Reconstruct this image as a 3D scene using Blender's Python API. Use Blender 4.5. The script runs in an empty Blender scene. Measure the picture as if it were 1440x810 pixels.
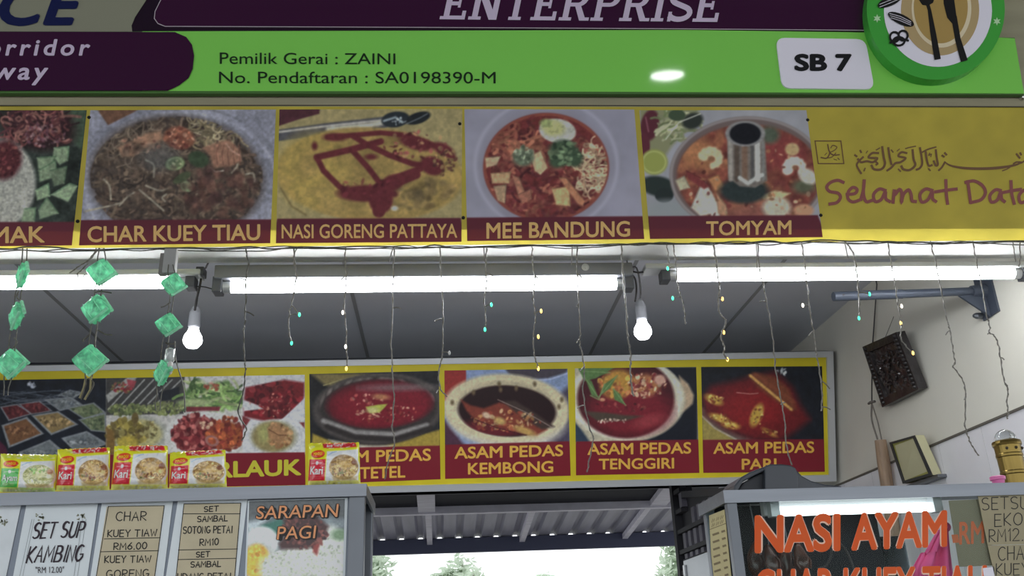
import bpy, bmesh, math, random
import numpy as np
from mathutils import Vector, Matrix

random.seed(7)
rng = np.random.default_rng(7)
SC = bpy.context.scene
COL = SC.collection

# ------------------------------------------------------------------ camera, sky, exposure
EYE = 1.5
FPX = 1282.46
YAW, PITCH, ROLL = math.radians(5.0058), math.radians(21.5963), math.radians(-2.3288)
FWD = Vector((math.sin(YAW) * math.cos(PITCH), math.cos(YAW) * math.cos(PITCH), math.sin(PITCH)))
R0 = Vector((math.cos(YAW), -math.sin(YAW), 0))
U0 = R0.cross(FWD)
RT = R0 * math.cos(ROLL) + U0 * math.sin(ROLL)
UP = U0 * math.cos(ROLL) - R0 * math.sin(ROLL)
cam_d = bpy.data.cameras.new('camera')
cam = bpy.data.objects.new('camera', cam_d)
COL.objects.link(cam)
cam.matrix_world = Matrix(((RT.x, UP.x, -FWD.x, 0), (RT.y, UP.y, -FWD.y, 0), (RT.z, UP.z, -FWD.z, EYE), (0, 0, 0, 1)))
cam_d.sensor_width = 36
cam_d.lens = 36 * FPX / 1440
cam_d.clip_start = 0.05
SC.camera = cam

SKY = 1.9          # strength of the overcast sky
TUBE = 34.0          # fluorescent tubes
BULB = 14.0
LAMP = 24.0         # round lamp over the walkway
SC.view_settings.view_transform = 'Standard'
SC.view_settings.look = 'None'
SC.view_settings.gamma = 1
SC.view_settings.use_curve_mapping = False
SC.view_settings.exposure = 0.0
W = bpy.data.worlds.new('overcast_sky')
SC.world = W
W.use_nodes = True
bg = W.node_tree.nodes['Background']
bg.inputs[0].default_value = (0.93, 0.97, 1.0, 1)
bg.inputs[1].default_value = SKY

# ------------------------------------------------------------------ rays of the survey
def ray(x, y):
    return RT * ((x - 720) / FPX) - UP * ((y - 405) / FPX) + FWD
O = Vector((0, 0, EYE))
def onY(x, y, Y):
    d = ray(x, y); return O + d * (Y / d.y)
def onX(x, y, X):
    d = ray(x, y); return O + d * (X / d.x)
def onZ(x, y, Z):
    d = ray(x, y); return O + d * ((Z - EYE) / d.z)
class Plane:
    def __init__(s, p, n):
        s.p = Vector(p); s.n = Vector(n).normalized()
    def at(s, x, y, off=0.0):
        d = ray(x, y)
        return O + d * (((s.p + s.n * off) - O).dot(s.n) / d.dot(s.n))
def PY(Y): return Plane((0, Y, 0), (0, -1, 0))

# ------------------------------------------------------------------ materials
MATS = {}
def mat(name, col, rough=0.6, metal=0.0, spec=0.5, emit=None, emit_s=0, trans=0.0, noise=0.0, nscale=8.0, bump=0.0, coat=0.0, stretch=None):
    m = bpy.data.materials.new(name); m.use_nodes = True
    nt = m.node_tree; b = nt.nodes['Principled BSDF']
    c = tuple(col) + (1,)
    b.inputs['Base Color'].default_value = c
    b.inputs['Roughness'].default_value = rough
    b.inputs['Metallic'].default_value = metal
    b.inputs['Specular IOR Level'].default_value = spec
    b.inputs['Transmission Weight'].default_value = trans
    b.inputs['Coat Weight'].default_value = coat
    if emit:
        b.inputs['Emission Color'].default_value = tuple(emit) + (1,)
        b.inputs['Emission Strength'].default_value = emit_s
    if noise or bump:
        tc = nt.nodes.new('ShaderNodeTexCoord'); mp = nt.nodes.new('ShaderNodeMapping')
        nz = nt.nodes.new('ShaderNodeTexNoise'); nz.inputs['Scale'].default_value = nscale
        nz.inputs['Detail'].default_value = 6
        if stretch: mp.inputs['Scale'].default_value = stretch
        nt.links.new(tc.outputs['Object'], mp.inputs[0]); nt.links.new(mp.outputs[0], nz.inputs['Vector'])
        if noise:
            mr = nt.nodes.new('ShaderNodeMapRange')
            mr.inputs['From Min'].default_value = .3; mr.inputs['From Max'].default_value = .7
            mr.inputs['To Min'].default_value = 1 - noise; mr.inputs['To Max'].default_value = 1 + noise
            nt.links.new(nz.outputs['Fac'], mr.inputs['Value'])
            mx = nt.nodes.new('ShaderNodeMix'); mx.data_type = 'RGBA'; mx.blend_type = 'MULTIPLY'
            mx.inputs['Factor'].default_value = 1; mx.inputs['A'].default_value = c
            nt.links.new(mr.outputs[0], mx.inputs['B']); nt.links.new(mx.outputs['Result'], b.inputs['Base Color'])
        if bump:
            bp = nt.nodes.new('ShaderNodeBump'); bp.inputs['Strength'].default_value = bump; bp.inputs['Distance'].default_value = .01
            nt.links.new(nz.outputs['Fac'], bp.inputs['Height']); nt.links.new(bp.outputs[0], b.inputs['Normal'])
    MATS[name] = m
    return m
def s2l(c):
    c = np.asarray(c, float) / 255
    return np.where(c <= .04045, c / 12.92, ((c + .055) / 1.055) ** 2.4)
def rgb(*c): return tuple(float(v) for v in s2l(c))
def add_translucent(m, fac):
    nt = m.node_tree; b = nt.nodes['Principled BSDF']; out = nt.nodes['Material Output']
    t = nt.nodes.new('ShaderNodeBsdfTranslucent'); mx = nt.nodes.new('ShaderNodeMixShader'); mx.inputs[0].default_value = fac
    src = b.inputs['Base Color'].links
    if src: nt.links.new(src[0].from_socket, t.inputs['Color'])
    else: t.inputs['Color'].default_value = b.inputs['Base Color'].default_value
    nt.links.new(b.outputs[0], mx.inputs[1]); nt.links.new(t.outputs[0], mx.inputs[2]); nt.links.new(mx.outputs[0], out.inputs[0])
def print_mat(name, rough=.5, translucent=0, spec=.4):
    m = mat(name, (.5, .5, .5), rough, spec=spec)
    nt = m.node_tree; b = nt.nodes['Principled BSDF']
    at = nt.nodes.new('ShaderNodeAttribute'); at.attribute_name = 'Col'
    nt.links.new(at.outputs['Color'], b.inputs['Base Color'])
    if translucent: add_translucent(m, translucent)
    return m
def glass_mat(name, tint=(.93, .97, .96), refl=.08):
    m = bpy.data.materials.new(name); m.use_nodes = True
    nt = m.node_tree; nt.nodes.remove(nt.nodes['Principled BSDF']); out = nt.nodes['Material Output']
    t = nt.nodes.new('ShaderNodeBsdfTransparent'); t.inputs[0].default_value = tint + (1,)
    g = nt.nodes.new('ShaderNodeBsdfGlossy'); g.inputs['Roughness'].default_value = .12
    mx = nt.nodes.new('ShaderNodeMixShader'); mx.inputs[0].default_value = refl
    nt.links.new(t.outputs[0], mx.inputs[1]); nt.links.new(g.outputs[0], mx.inputs[2]); nt.links.new(mx.outputs[0], out.inputs[0])
    MATS[name] = m
    return m

# ------------------------------------------------------------------ mesh helpers
LOC = {}
def tag(o, label=None, cat=None, group=None, kind=None):
    if label: o['label'] = label
    if cat: o['category'] = cat
    if group: o['group'] = group
    if kind: o['kind'] = kind
    return o
def thing(name, label, cat, loc, group=None):
    o = bpy.data.objects.new(name, None); COL.objects.link(o)
    o.empty_display_size = .05; o.location = loc; LOC[o.name] = Vector(loc)
    return tag(o, label, cat, group)
class MB:
    def __init__(s): s.v = []; s.f = []; s.m = []; s.mi = 0
    def add(s, vs, fs):
        n = len(s.v); s.v += [Vector(v) for v in vs]
        for f in fs: s.f.append([i + n for i in f]); s.m.append(s.mi)
        return s
    def box(s, lo, hi):
        x0, y0, z0 = lo; x1, y1, z1 = hi
        return s.hexa([(x0, y0, z0), (x1, y0, z0), (x1, y1, z0), (x0, y1, z0)], [(x0, y0, z1), (x1, y0, z1), (x1, y1, z1), (x0, y1, z1)])
    def hexa(s, a, b):
        n = len(a)
        return s.add(list(a) + list(b), [list(range(n))[::-1], list(range(n, 2 * n))] + [[i, (i + 1) % n, n + (i + 1) % n, n + i] for i in range(n)])
    def slab(s, pts, off):                      # polygon extruded by a vector
        off = Vector(off); return s.hexa([Vector(p) for p in pts], [Vector(p) + off for p in pts])
    def tube(s, pts, r, n=8, caps=True):
        pts = [Vector(p) for p in pts]; k = len(pts)
        rs = r if isinstance(r, (list, tuple)) else [r] * k
        ref = None; rings = []
        for i in range(k):
            t = (pts[min(i + 1, k - 1)] - pts[max(i - 1, 0)])
            t = t.normalized() if t.length > 1e-9 else Vector((0, 0, 1))
            if ref is None:
                ref = t.orthogonal().normalized()
            ref = (ref - t * ref.dot(t)).normalized() if (ref - t * ref.dot(t)).length > 1e-6 else t.orthogonal().normalized()
            bn = t.cross(ref)
            rings.append([pts[i] + (ref * math.cos(2 * math.pi * j / n) + bn * math.sin(2 * math.pi * j / n)) * rs[i] for j in range(n)])
        vs = [v for g in rings for v in g]; fs = []
        for i in range(k - 1):
            for j in range(n): fs.append([i * n + j, i * n + (j + 1) % n, (i + 1) * n + (j + 1) % n, (i + 1) * n + j])
        if caps: fs += [list(range(n))[::-1], [(k - 1) * n + j for j in range(n)]]
        return s.add(vs, fs)
    def lathe(s, c, prof, n=24, axis=Vector((0, 0, 1)), close=True):
        c = Vector(c); a = Vector(axis).normalized(); e = a.orthogonal().normalized(); g = a.cross(e)
        vs = []; fs = []
        for r, h in prof:
            for j in range(n):
                t = 2 * math.pi * j / n; vs.append(c + a * h + (e * math.cos(t) + g * math.sin(t)) * r)
        for i in range(len(prof) - 1):
            for j in range(n): fs.append([i * n + j, i * n + (j + 1) % n, (i + 1) * n + (j + 1) % n, (i + 1) * n + j])
        if close: fs += [list(range(n))[::-1], [(len(prof) - 1) * n + j for j in range(n)]]
        return s.add(vs, fs)
    def ball(s, c, r, n=12, sz=1.0, k=8):
        return s.lathe(c, [(max(1e-4, r * math.sin(math.pi * i / k)), -r * sz * math.cos(math.pi * i / k)) for i in range(k + 1)], n)
    def build(s, name, m, parent=None, bevel=0, smooth=False, seg=2, weld=False):
        me = bpy.data.meshes.new(name)
        if parent: base = LOC[parent.name]
        else:
            xs = [v.x for v in s.v]; ys = [v.y for v in s.v]; zs = [v.z for v in s.v]
            base = Vector(((min(xs) + max(xs)) / 2, (min(ys) + max(ys)) / 2, min(zs)))
        me.from_pydata([v - base for v in s.v], [], s.f)
        ms = m if isinstance(m, (list, tuple)) else [m]
        for q in ms: me.materials.append(q)
        if len(ms) > 1: me.polygons.foreach_set('material_index', s.m)
        if bevel or weld:
            bm = bmesh.new(); bm.from_mesh(me)
            if weld: bmesh.ops.remove_doubles(bm, verts=bm.verts, dist=1e-5)
            bmesh.ops.recalc_face_normals(bm, faces=bm.faces)
            if bevel:
                es = [e for e in bm.edges if len(e.link_faces) == 2 and e.calc_face_angle(0) > .5]
                bmesh.ops.bevel(bm, geom=es, offset=bevel, segments=seg, affect='EDGES', profile=.6)
            bm.to_mesh(me); bm.free()
        if smooth: me.polygons.foreach_set('use_smooth', [True] * len(me.polygons))
        o = bpy.data.objects.new(name, me); COL.objects.link(o)
        if parent: o.parent = parent
        else: o.location = base
        LOC[o.name] = Vector(base)
        return o
def struct(mb, name, m, **k):
    return tag(mb.build(name, m, None, **k), kind='structure')
def catmull(pts, k=6):
    pts = [Vector(p) for p in pts]
    if len(pts) < 3: return pts
    P = [pts[0] * 2 - pts[1]] + pts + [pts[-1] * 2 - pts[-2]]; out = []
    for i in range(1, len(P) - 2):
        for j in range(k):
            t = j / k; a, b, c, d = P[i - 1], P[i], P[i + 1], P[i + 2]
            out.append(.5 * ((2 * b) + (c - a) * t + (2 * a - 5 * b + 4 * c - d) * t * t + (3 * b - a - 3 * c + d) * t ** 3))
    out.append(pts[-1]); return out

# ------------------------------------------------------------------ lettering (vinyl or ink outlines, flat)
_T = {}
def glyphs(body, bold=0.0, shear=0.0, space=1.0):
    key = (body, bold, shear, space)
    if key not in _T:
        c = bpy.data.curves.new('lettering', 'FONT'); c.body = body; c.shear = shear; c.space_character = space; c.resolution_u = 4
        o = bpy.data.objects.new('lettering', c); COL.objects.link(o)
        bpy.context.view_layer.update()
        me = bpy.data.meshes.new_from_object(o.evaluated_get(bpy.context.evaluated_depsgraph_get()))
        v = np.array([(p.co.x, p.co.y) for p in me.vertices]); f = [list(p.vertices) for p in me.polygons]
        bpy.data.objects.remove(o); bpy.data.curves.remove(c); bpy.data.meshes.remove(me)
        V = []; F = []; L = []
        ring = [(0, 0)] + ([(bold * math.cos(math.pi * k / 4), bold * math.sin(math.pi * k / 4)) for k in range(8)] if bold else [])
        for k, (dx, dy) in enumerate(ring):                 # emboldened by overlapping copies, each a hair above the last
            F += [[i + len(V) for i in p] for p in f]; V += [(x + dx, y + dy) for x, y in v]; L += [k] * len(v)
        v = np.array(V); f = F; ext = v[:, 0].max() - v[:, 0].min(); v = (v - v.min(0)) / (v.max(0) - v.min(0))
        # sort the outlines into words, by the gaps between them
        iv = sorted((min(v[i][0] for i in p), max(v[i][0] for i in p), q) for q, p in enumerate(f)); wd = [0] * len(f); end = iv[0][1]; k = 0
        gap = .2 * space / max(1e-6, ext)
        for a, b, q in iv:
            if a - end > gap and ' ' in body: k += 1
            end = max(end, b); wd[q] = k
        _T[key] = (v, f, L, wd)
    return _T[key]
def lerp2(q, u, v):                               # q: TL TR BR BL in pixels, v measured up from the baseline
    (ax, ay), (bx, by), (cx, cy), (dx, dy) = q
    x = (ax * (1 - u) + bx * u) * v + (dx * (1 - u) + cx * u) * (1 - v)
    y = (ay * (1 - u) + by * u) * v + (dy * (1 - u) + cy * u) * (1 - v)
    return x, y
def rect(x0, x1, t0, b0, t1=None, b1=None):
    t1 = t0 if t1 is None else t1; b1 = b0 if b1 is None else b1
    return ((x0, t0), (x1, t1), (x1, b1), (x0, b0))
def text(parent, body, pl, q, m, off=.0012, bold=.012, shear=0, space=1.0, name='lettering'):
    v, f, L, wd = glyphs(body, bold, shear, space)
    P = [pl.at(*lerp2(q, a, b), off + k * 2e-5) for (a, b), k in zip(v, L)]
    for w in range(max(wd) + 1):
        fs = [p for p, k in zip(f, wd) if k == w]; ids = sorted({i for p in fs for i in p}); at = {i: n for n, i in enumerate(ids)}
        MB().add([P[i] for i in ids], [[at[i] for i in p] for p in fs]).build(name, m, parent)
def arc(cx, cy, rx, ry, a0, a1, n=8):
    return [(cx + rx * math.cos(math.radians(a0 + (a1 - a0) * i / n)), cy + ry * math.sin(math.radians(a0 + (a1 - a0) * i / n))) for i in range(n + 1)]
HAND = {
 'A': [[(0, 0), (.3, 1), (.6, 0)], [(.1, .38), (.5, .38)]],
 'B': [[(0, 0), (0, 1)], [(0, 1)] + arc(.25, .76, .25, .24, 90, -90) + [(0, .52)], [(0, .52)] + arc(.28, .26, .3, .26, 90, -90) + [(0, 0)]],
 'C': [arc(.35, .5, .35, .5, 50, 310, 12)],
 'D': [[(0, 0), (0, 1)], [(0, 1)] + arc(.15, .5, .45, .5, 90, -90, 10) + [(0, 0)]],
 'E': [[(.5, 1), (0, 1), (0, 0), (.5, 0)], [(0, .52), (.42, .52)]],
 'G': [arc(.33, .5, .33, .5, 55, 330, 12) + [(.62, .42), (.38, .42)]],
 'H': [[(0, 0), (0, 1)], [(.55, 0), (.55, 1)], [(0, .5), (.55, .5)]],
 'I': [[(.12, 0), (.12, 1)]],
 'K': [[(0, 0), (0, 1)], [(.5, 1), (0, .45), (.52, 0)]],
 'L': [[(0, 1), (0, 0), (.48, 0)]],
 'M': [[(0, 0), (.06, 1), (.36, .35), (.66, 1), (.72, 0)]],
 'N': [[(0, 0), (0, 1), (.52, 0), (.52, 1)]],
 'O': [arc(.33, .5, .33, .5, 90, 450, 14)],
 'P': [[(0, 0), (0, 1)], [(0, 1)] + arc(.22, .73, .3, .27, 90, -90) + [(0, .46)]],
 'R': [[(0, 0), (0, 1)], [(0, 1)] + arc(.22, .74, .28, .26, 90, -90) + [(0, .48), (.52, 0)]],
 'S': [arc(.28, .75, .27, .25, 40, 240, 8) + arc(.28, .25, .29, .25, 80, -140, 8)],
 'T': [[(0, 1), (.6, 1)], [(.3, 1), (.3, 0)]],
 'U': [[(0, 1)] + arc(.28, .28, .28, .28, 180, 360, 8) + [(.56, 1)]],
 'W': [[(0, 1), (.18, 0), (.38, .7), (.58, 0), (.76, 1)]],
 'Y': [[(0, 1), (.28, .5), (.56, 1)], [(.28, .5), (.28, 0)]],
 '0': [arc(.26, .5, .26, .5, 90, 450, 14)], '1': [[(.02, .8), (.16, 1), (.16, 0)]],
 '2': [arc(.26, .72, .26, .28, 160, -30, 8) + [(0, 0), (.55, 0)]],
 '6': [[(.42, 1), (.08, .5)] + arc(.26, .27, .25, .27, 150, 510, 12)],
 '.': [[(.05, 0), (.1, .05)]], ' ': [],
}
def ribbon(mb, pl, pts, w, off):                 # pts and w in pixels, drawn on plane pl
    P = [Vector((p[0], p[1])) for p in pts]
    P = [p for i, p in enumerate(P) if i == 0 or (p - P[i - 1]).length > 1e-3]
    if len(P) < 2: return
    ws = w if isinstance(w, (list, tuple)) else [w] * len(P)
    if len(ws) != len(P): ws = [float(np.interp(i / (len(P) - 1), np.linspace(0, 1, len(ws)), ws)) for i in range(len(P))]
    t0 = (P[1] - P[0]).normalized(); P[0] = P[0] - t0 * ws[0] * .4
    t1 = (P[-1] - P[-2]).normalized(); P[-1] = P[-1] + t1 * ws[-1] * .4
    vs = []; off += 1e-5 * (len(mb.f) % 40)
    for i, p in enumerate(P):
        a = (P[i] - P[i - 1]).normalized() if i else (P[1] - P[0]).normalized()
        b = (P[i + 1] - P[i]).normalized() if i < len(P) - 1 else a
        n = Vector((-(a + b).y, (a + b).x))
        n = n.normalized() if n.length > .2 else Vector((-a.y, a.x))
        k = min(1.5, 1 / max(.3, n.dot(Vector((-a.y, a.x)))))
        for s in (1, -1):
            q = p + n * (s * ws[i] * .5 * k); vs.append(pl.at(q.x, q.y, off + i * 8e-6))
    mb.add(vs, [[2 * i, 2 * i + 1, 2 * i + 3, 2 * i + 2] for i in range(len(P) - 1)])
def hand(parent, body, pl, q, m, w=1.5, off=.0012, jit=.03, name='handwriting', slant=0, mb=None):
    x = 0; strokes = []
    for ch in body:
        g = HAND[ch]; wd = max([p[0] for s in g for p in s], default=.3)
        jy = random.uniform(-jit, jit)
        for s in g: strokes.append([(x + p[0] + random.uniform(-jit, jit) * .4 + slant * p[1], p[1] + jy + random.uniform(-jit, jit) * .4) for p in s])
        x += wd + (.22 if ch != ' ' else .1)
    W_ = x - .22; own = mb is None; mb = mb or MB()
    for s in strokes: ribbon(mb, pl, [lerp2(q, a / W_, b) for a, b in s], w, off)
    return mb.build(name, m, parent) if own else mb

# ------------------------------------------------------------------ printed pictures: painted into vertex colours of a fine grid
def fbm(h, w, scale, seed, octv=4):
    r = np.random.default_rng(seed); out = np.zeros((h, w)); amp = 1; tot = 0
    for _ in range(octv):
        gh, gw = max(2, int(h / scale) + 2), max(2, int(w / scale) + 2); g = r.random((gh, gw))
        yy = np.linspace(0, gh - 1.001, h); xx = np.linspace(0, gw - 1.001, w)
        y0 = yy.astype(int); x0 = xx.astype(int); fy = (yy - y0)[:, None]; fx = (xx - x0)[None]
        fy = fy * fy * (3 - 2 * fy); fx = fx * fx * (3 - 2 * fx)
        a = g[y0][:, x0]; b = g[y0][:, x0 + 1]; c = g[y0 + 1][:, x0]; d = g[y0 + 1][:, x0 + 1]
        out += amp * ((a * (1 - fx) + b * fx) * (1 - fy) + (c * (1 - fx) + d * fx) * fy); tot += amp; amp *= .55; scale = max(1.2, scale / 2)
    return out / tot
class Canvas:
    """colours are given as they look in the photograph under the light there; gain turns them into the print's own colour"""
    def __init__(s, x0, y0, x1, y1, base, res=1.0, gain=1.0, seed=1):
        s.x0, s.y0, s.res, s.gain = x0, y0, res, gain
        s.w = int((x1 - x0) * res) + 2; s.h = int((y1 - y0) * res) + 2
        s.a = np.zeros((s.h, s.w, 3)); s.a[:] = base; s.r = np.random.default_rng(seed); s.seed = seed
        s.X, s.Y = np.meshgrid(x0 + np.arange(s.w) / res, y0 + np.arange(s.h) / res)
    def win(s, xa, ya, xb, yb):
        i0 = max(0, int((ya - s.y0) * s.res) - 1); i1 = min(s.h, int((yb - s.y0) * s.res) + 2)
        j0 = max(0, int((xa - s.x0) * s.res) - 1); j1 = min(s.w, int((xb - s.x0) * s.res) + 2)
        return (slice(i0, max(i0, i1)), slice(j0, max(j0, j1)))
    def put(s, sl, cov, col, mask=None):
        if cov.size == 0: return
        if mask is not None: cov = cov * mask[sl]
        c = cov[..., None]; s.a[sl] = s.a[sl] * (1 - c) + np.asarray(col, float) * c
    def ell(s, cx, cy, rx, ry, col, rot=0, soft=.8, alpha=1, mask=None):
        R = max(rx, ry) + soft + 1; sl = s.win(cx - R, cy - R, cx + R, cy + R)
        c, n = math.cos(math.radians(rot)), math.sin(math.radians(rot))
        dx = s.X[sl] - cx; dy = s.Y[sl] - cy; u = (dx * c + dy * n) / rx; v = (-dx * n + dy * c) / ry
        d = (np.hypot(u, v) - 1) * min(rx, ry); s.put(sl, np.clip(.5 - d / (2 * soft), 0, 1) * alpha, col, mask)
    def ring(s, cx, cy, rx, ry, wd, col, rot=0, soft=.8, alpha=1, mask=None):
        R = max(rx, ry) + wd + soft + 1; sl = s.win(cx - R, cy - R, cx + R, cy + R)
        c, n = math.cos(math.radians(rot)), math.sin(math.radians(rot))
        dx = s.X[sl] - cx; dy = s.Y[sl] - cy; u = (dx * c + dy * n) / rx; v = (-dx * n + dy * c) / ry
        d = np.abs(np.hypot(u, v) - 1) * min(rx, ry) - wd / 2; s.put(sl, np.clip(.5 - d / (2 * soft), 0, 1) * alpha, col, mask)
    def poly(s, pts, col, soft=.7, alpha=1, mask=None):
        xs = [p[0] for p in pts]; ys = [p[1] for p in pts]; sl = s.win(min(xs) - 2, min(ys) - 2, max(xs) + 2, max(ys) + 2)
        X, Y = s.X[sl], s.Y[sl]
        if X.size == 0: return
        ins = np.zeros(X.shape, bool); d = np.full(X.shape, 1e9); n = len(pts)
        for i in range(n):
            (ax, ay), (bx, by) = pts[i], pts[(i + 1) % n]
            if ay != by: ins ^= ((ay > Y) != (by > Y)) & (X < (bx - ax) * (Y - ay) / (by - ay) + ax)
            L = (bx - ax) ** 2 + (by - ay) ** 2 + 1e-9; t = np.clip(((X - ax) * (bx - ax) + (Y - ay) * (by - ay)) / L, 0, 1)
            d = np.minimum(d, np.hypot(X - ax - t * (bx - ax), Y - ay - t * (by - ay)))
        d = np.where(ins, -d, d); s.put(sl, np.clip(.5 - d / (2 * soft), 0, 1) * alpha, col, mask)
    def line(s, pts, wd, col, soft=.6, alpha=1, mask=None):
        xs = [p[0] for p in pts]; ys = [p[1] for p in pts]; b = wd + 2; sl = s.win(min(xs) - b, min(ys) - b, max(xs) + b, max(ys) + b)
        X, Y = s.X[sl], s.Y[sl]
        if X.size == 0: return
        d = np.full(X.shape, 1e9)
        for (ax, ay), (bx, by) in zip(pts[:-1], pts[1:]):
            L = (bx - ax) ** 2 + (by - ay) ** 2 + 1e-9; t = np.clip(((X - ax) * (bx - ax) + (Y - ay) * (by - ay)) / L, 0, 1)
            d = np.minimum(d, np.hypot(X - ax - t * (bx - ax), Y - ay - t * (by - ay)))
        s.put(sl, np.clip(.5 - (d - wd / 2) / (2 * soft), 0, 1) * alpha, col, mask)
    def region(s, kind, *a):
        t = Canvas.__new__(Canvas); t.__dict__.update(s.__dict__); t.a = np.zeros_like(s.a); getattr(t, kind)(*a, (1, 1, 1)); return t.a[..., 0]
    def mottle(s, amt, scale=6, mask=None, seed=0, col=None):
        n = fbm(s.h, s.w, scale * s.res, s.seed * 31 + seed); n = np.clip((n - .5) * 3, -1, 1)
        if col is not None:
            c = np.clip(n, 0, 1)[..., None] * amt * (mask[..., None] if mask is not None else 1); s.a = s.a * (1 - c) + np.asarray(col, float) * c
        else:
            s.a *= 1 + amt * (n * (mask if mask is not None else 1))[..., None]
    def strands(s, cx, cy, rx, ry, n, ln, wd, cols, curl=.5, mask=None, alpha=.9, ang=None):
        r = s.r
        for _ in range(n):
            t = r.random() * 6.283; q = math.sqrt(r.random()); x = cx + rx * q * math.cos(t); y = cy + ry * q * math.sin(t)
            a = r.random() * 6.283 if ang is None else ang + r.normal() * .4; k = r.normal() * curl; p = [(x, y)]; L = ln * (.5 + r.random())
            for _ in range(5): x += math.cos(a) * L / 5; y += math.sin(a) * L / 5 * .8; a += k; p.append((x, y))
            c = np.array(cols[r.integers(len(cols))], float) * (.8 + .4 * r.random()); s.line(p, wd * (.7 + .6 * r.random()), c, mask=mask, alpha=alpha)
    def bits(s, cx, cy, rx, ry, n, r0, r1, cols, mask=None, alpha=.9, soft=.8):
        r = s.r
        for _ in range(n):
            t = r.random() * 6.283; q = math.sqrt(r.random()); x = cx + rx * q * math.cos(t); y = cy + ry * q * math.sin(t)
            c = np.array(cols[r.integers(len(cols))], float) * (.75 + .5 * r.random()); a = r0 + (r1 - r0) * r.random()
            s.ell(x, y, a, a * (.4 + .5 * r.random()), c, r.random() * 180, soft, alpha, mask)
    def soften(s, k=1, sat=1.0, contrast=1.0):
        a = s.a
        for _ in range(k):
            p = np.pad(a, ((1, 1), (1, 1), (0, 0)), mode='edge'); a = (p[:-2, 1:-1] + p[2:, 1:-1] + p[1:-1, :-2] + p[1:-1, 2:] + 3 * a) / 7
        g = a.mean(-1, keepdims=True); a = g + (a - g) * sat; mu = a.mean((0, 1), keepdims=True); s.a = mu + (a - mu) * contrast
    def sample(s, x, y):
        u = np.clip((x - s.x0) * s.res, 0, s.w - 1.001); v = np.clip((y - s.y0) * s.res, 0, s.h - 1.001)
        j = u.astype(int); i = v.astype(int); fu = (u - j)[..., None]; fv = (v - i)[..., None]; a = s.a
        return (a[i, j] * (1 - fu) + a[i, j + 1] * fu) * (1 - fv) + (a[i + 1, j] * (1 - fu) + a[i + 1, j + 1] * fu) * fv
def grid_mesh(name, P, C, m, parent, smooth=False):
    """P: (h, w, 3) points, C: (h, w, 3) linear colours"""
    h, w, _ = P.shape; me = bpy.data.meshes.new(name); base = np.array(LOC[parent.name])
    idx = np.arange(h * w).reshape(h, w)
    f = np.stack([idx[1:, :-1], idx[1:, 1:], idx[:-1, 1:], idx[:-1, :-1]], -1).reshape(-1, 4)
    me.vertices.add(h * w); me.vertices.foreach_set('co', (P.reshape(-1, 3) - base).astype(np.float32).ravel())
    me.loops.add(f.size); me.loops.foreach_set('vertex_index', f.ravel().astype(np.int32))
    me.polygons.add(len(f)); me.polygons.foreach_set('loop_start', np.arange(0, f.size, 4, dtype=np.int32))
    me.update(calc_edges=True); me.validate()
    at = me.color_attributes.new('Col', 'FLOAT_COLOR', 'POINT')
    at.data.foreach_set('color', np.concatenate([C.reshape(-1, 3), np.ones((h * w, 1))], 1).astype(np.float32).ravel())
    me.materials.append(m)
    if smooth: me.polygons.foreach_set('use_smooth', [True] * len(me.polygons))
    o = bpy.data.objects.new(name, me); COL.objects.link(o); o.parent = parent; LOC[o.name] = Vector(base); return o
def picture(parent, pl, q, cv, m, off=.0006, name='photo_print', step=1.0):
    (ax, ay), (bx, by), (cx, cy), (dx, dy) = q
    nx = int(max(bx - ax, cx - dx) / step) + 2; ny = int(max(dy - ay, cy - by) / step) + 2
    u, v = np.meshgrid(np.linspace(0, 1, nx), np.linspace(0, 1, ny))
    x = (ax * (1 - u) + bx * u) * (1 - v) + (dx * (1 - u) + cx * u) * v; y = (ay * (1 - u) + by * u) * (1 - v) + (dy * (1 - u) + cy * u) * v
    D = np.array(RT)[None, None] * ((x - 720) / FPX)[..., None] - np.array(UP) * ((y - 405) / FPX)[..., None] + np.array(FWD)
    n = np.array(pl.n); k = (np.array(pl.p) + n * off - np.array(O)) @ n
    P = np.array(O) + D * (k / (D @ n))[..., None]
    C = np.clip(s2l(np.clip(cv.sample(x, y), 0, 255)) / cv.gain, .004, .88)
    return grid_mesh(name, P, C, m, parent)

# ================================================================== the setting
XW = 1.95                      # right wall of the stall
ZC = EYE + 1.48                # its ceiling
cream = mat('cream_wall_paint', rgb(216, 214, 204), .75, noise=.05, nscale=2.5, bump=.04)
ceil_m = mat('ceiling_board', rgb(206, 210, 220), .6, noise=.05, nscale=2)
joint_m = mat('ceiling_joint', rgb(150, 152, 156), .7)
tile_m = mat('white_wall_tile', rgb(226, 226, 232), .3, noise=.03)
groove_m = mat('dark_groove', rgb(95, 90, 82), .8)
alu0 = mat('lamp_ring_white', rgb(220, 220, 220), .5)
floor_m = mat('cement_floor', rgb(105, 103, 100), .7, noise=.15, nscale=3)
soil_m = mat('pale_bounce_yard', rgb(176, 174, 168), .9, noise=.12, nscale=2)  # unseen yard, pale tone chosen to bounce light up under the roof
facia_m = mat('fascia_paint', rgb(150, 144, 120), .6, noise=.12, nscale=3, stretch=(1, 1, 6))
under_m = mat('white_beam_paint', rgb(225, 226, 224), .6, noise=.05, nscale=6)
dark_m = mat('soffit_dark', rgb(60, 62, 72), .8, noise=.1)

struct(MB().box((-9, -9, -.1), (9, 9, 0)), 'floor', floor_m)
struct(MB().box((-40, 9, -.16), (40, 60, -.06)), 'ground', soil_m)
struct(MB().box((-2.9, 2.56, ZC), (XW, 4.85, ZC + .06)), 'ceiling', ceil_m)
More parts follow.
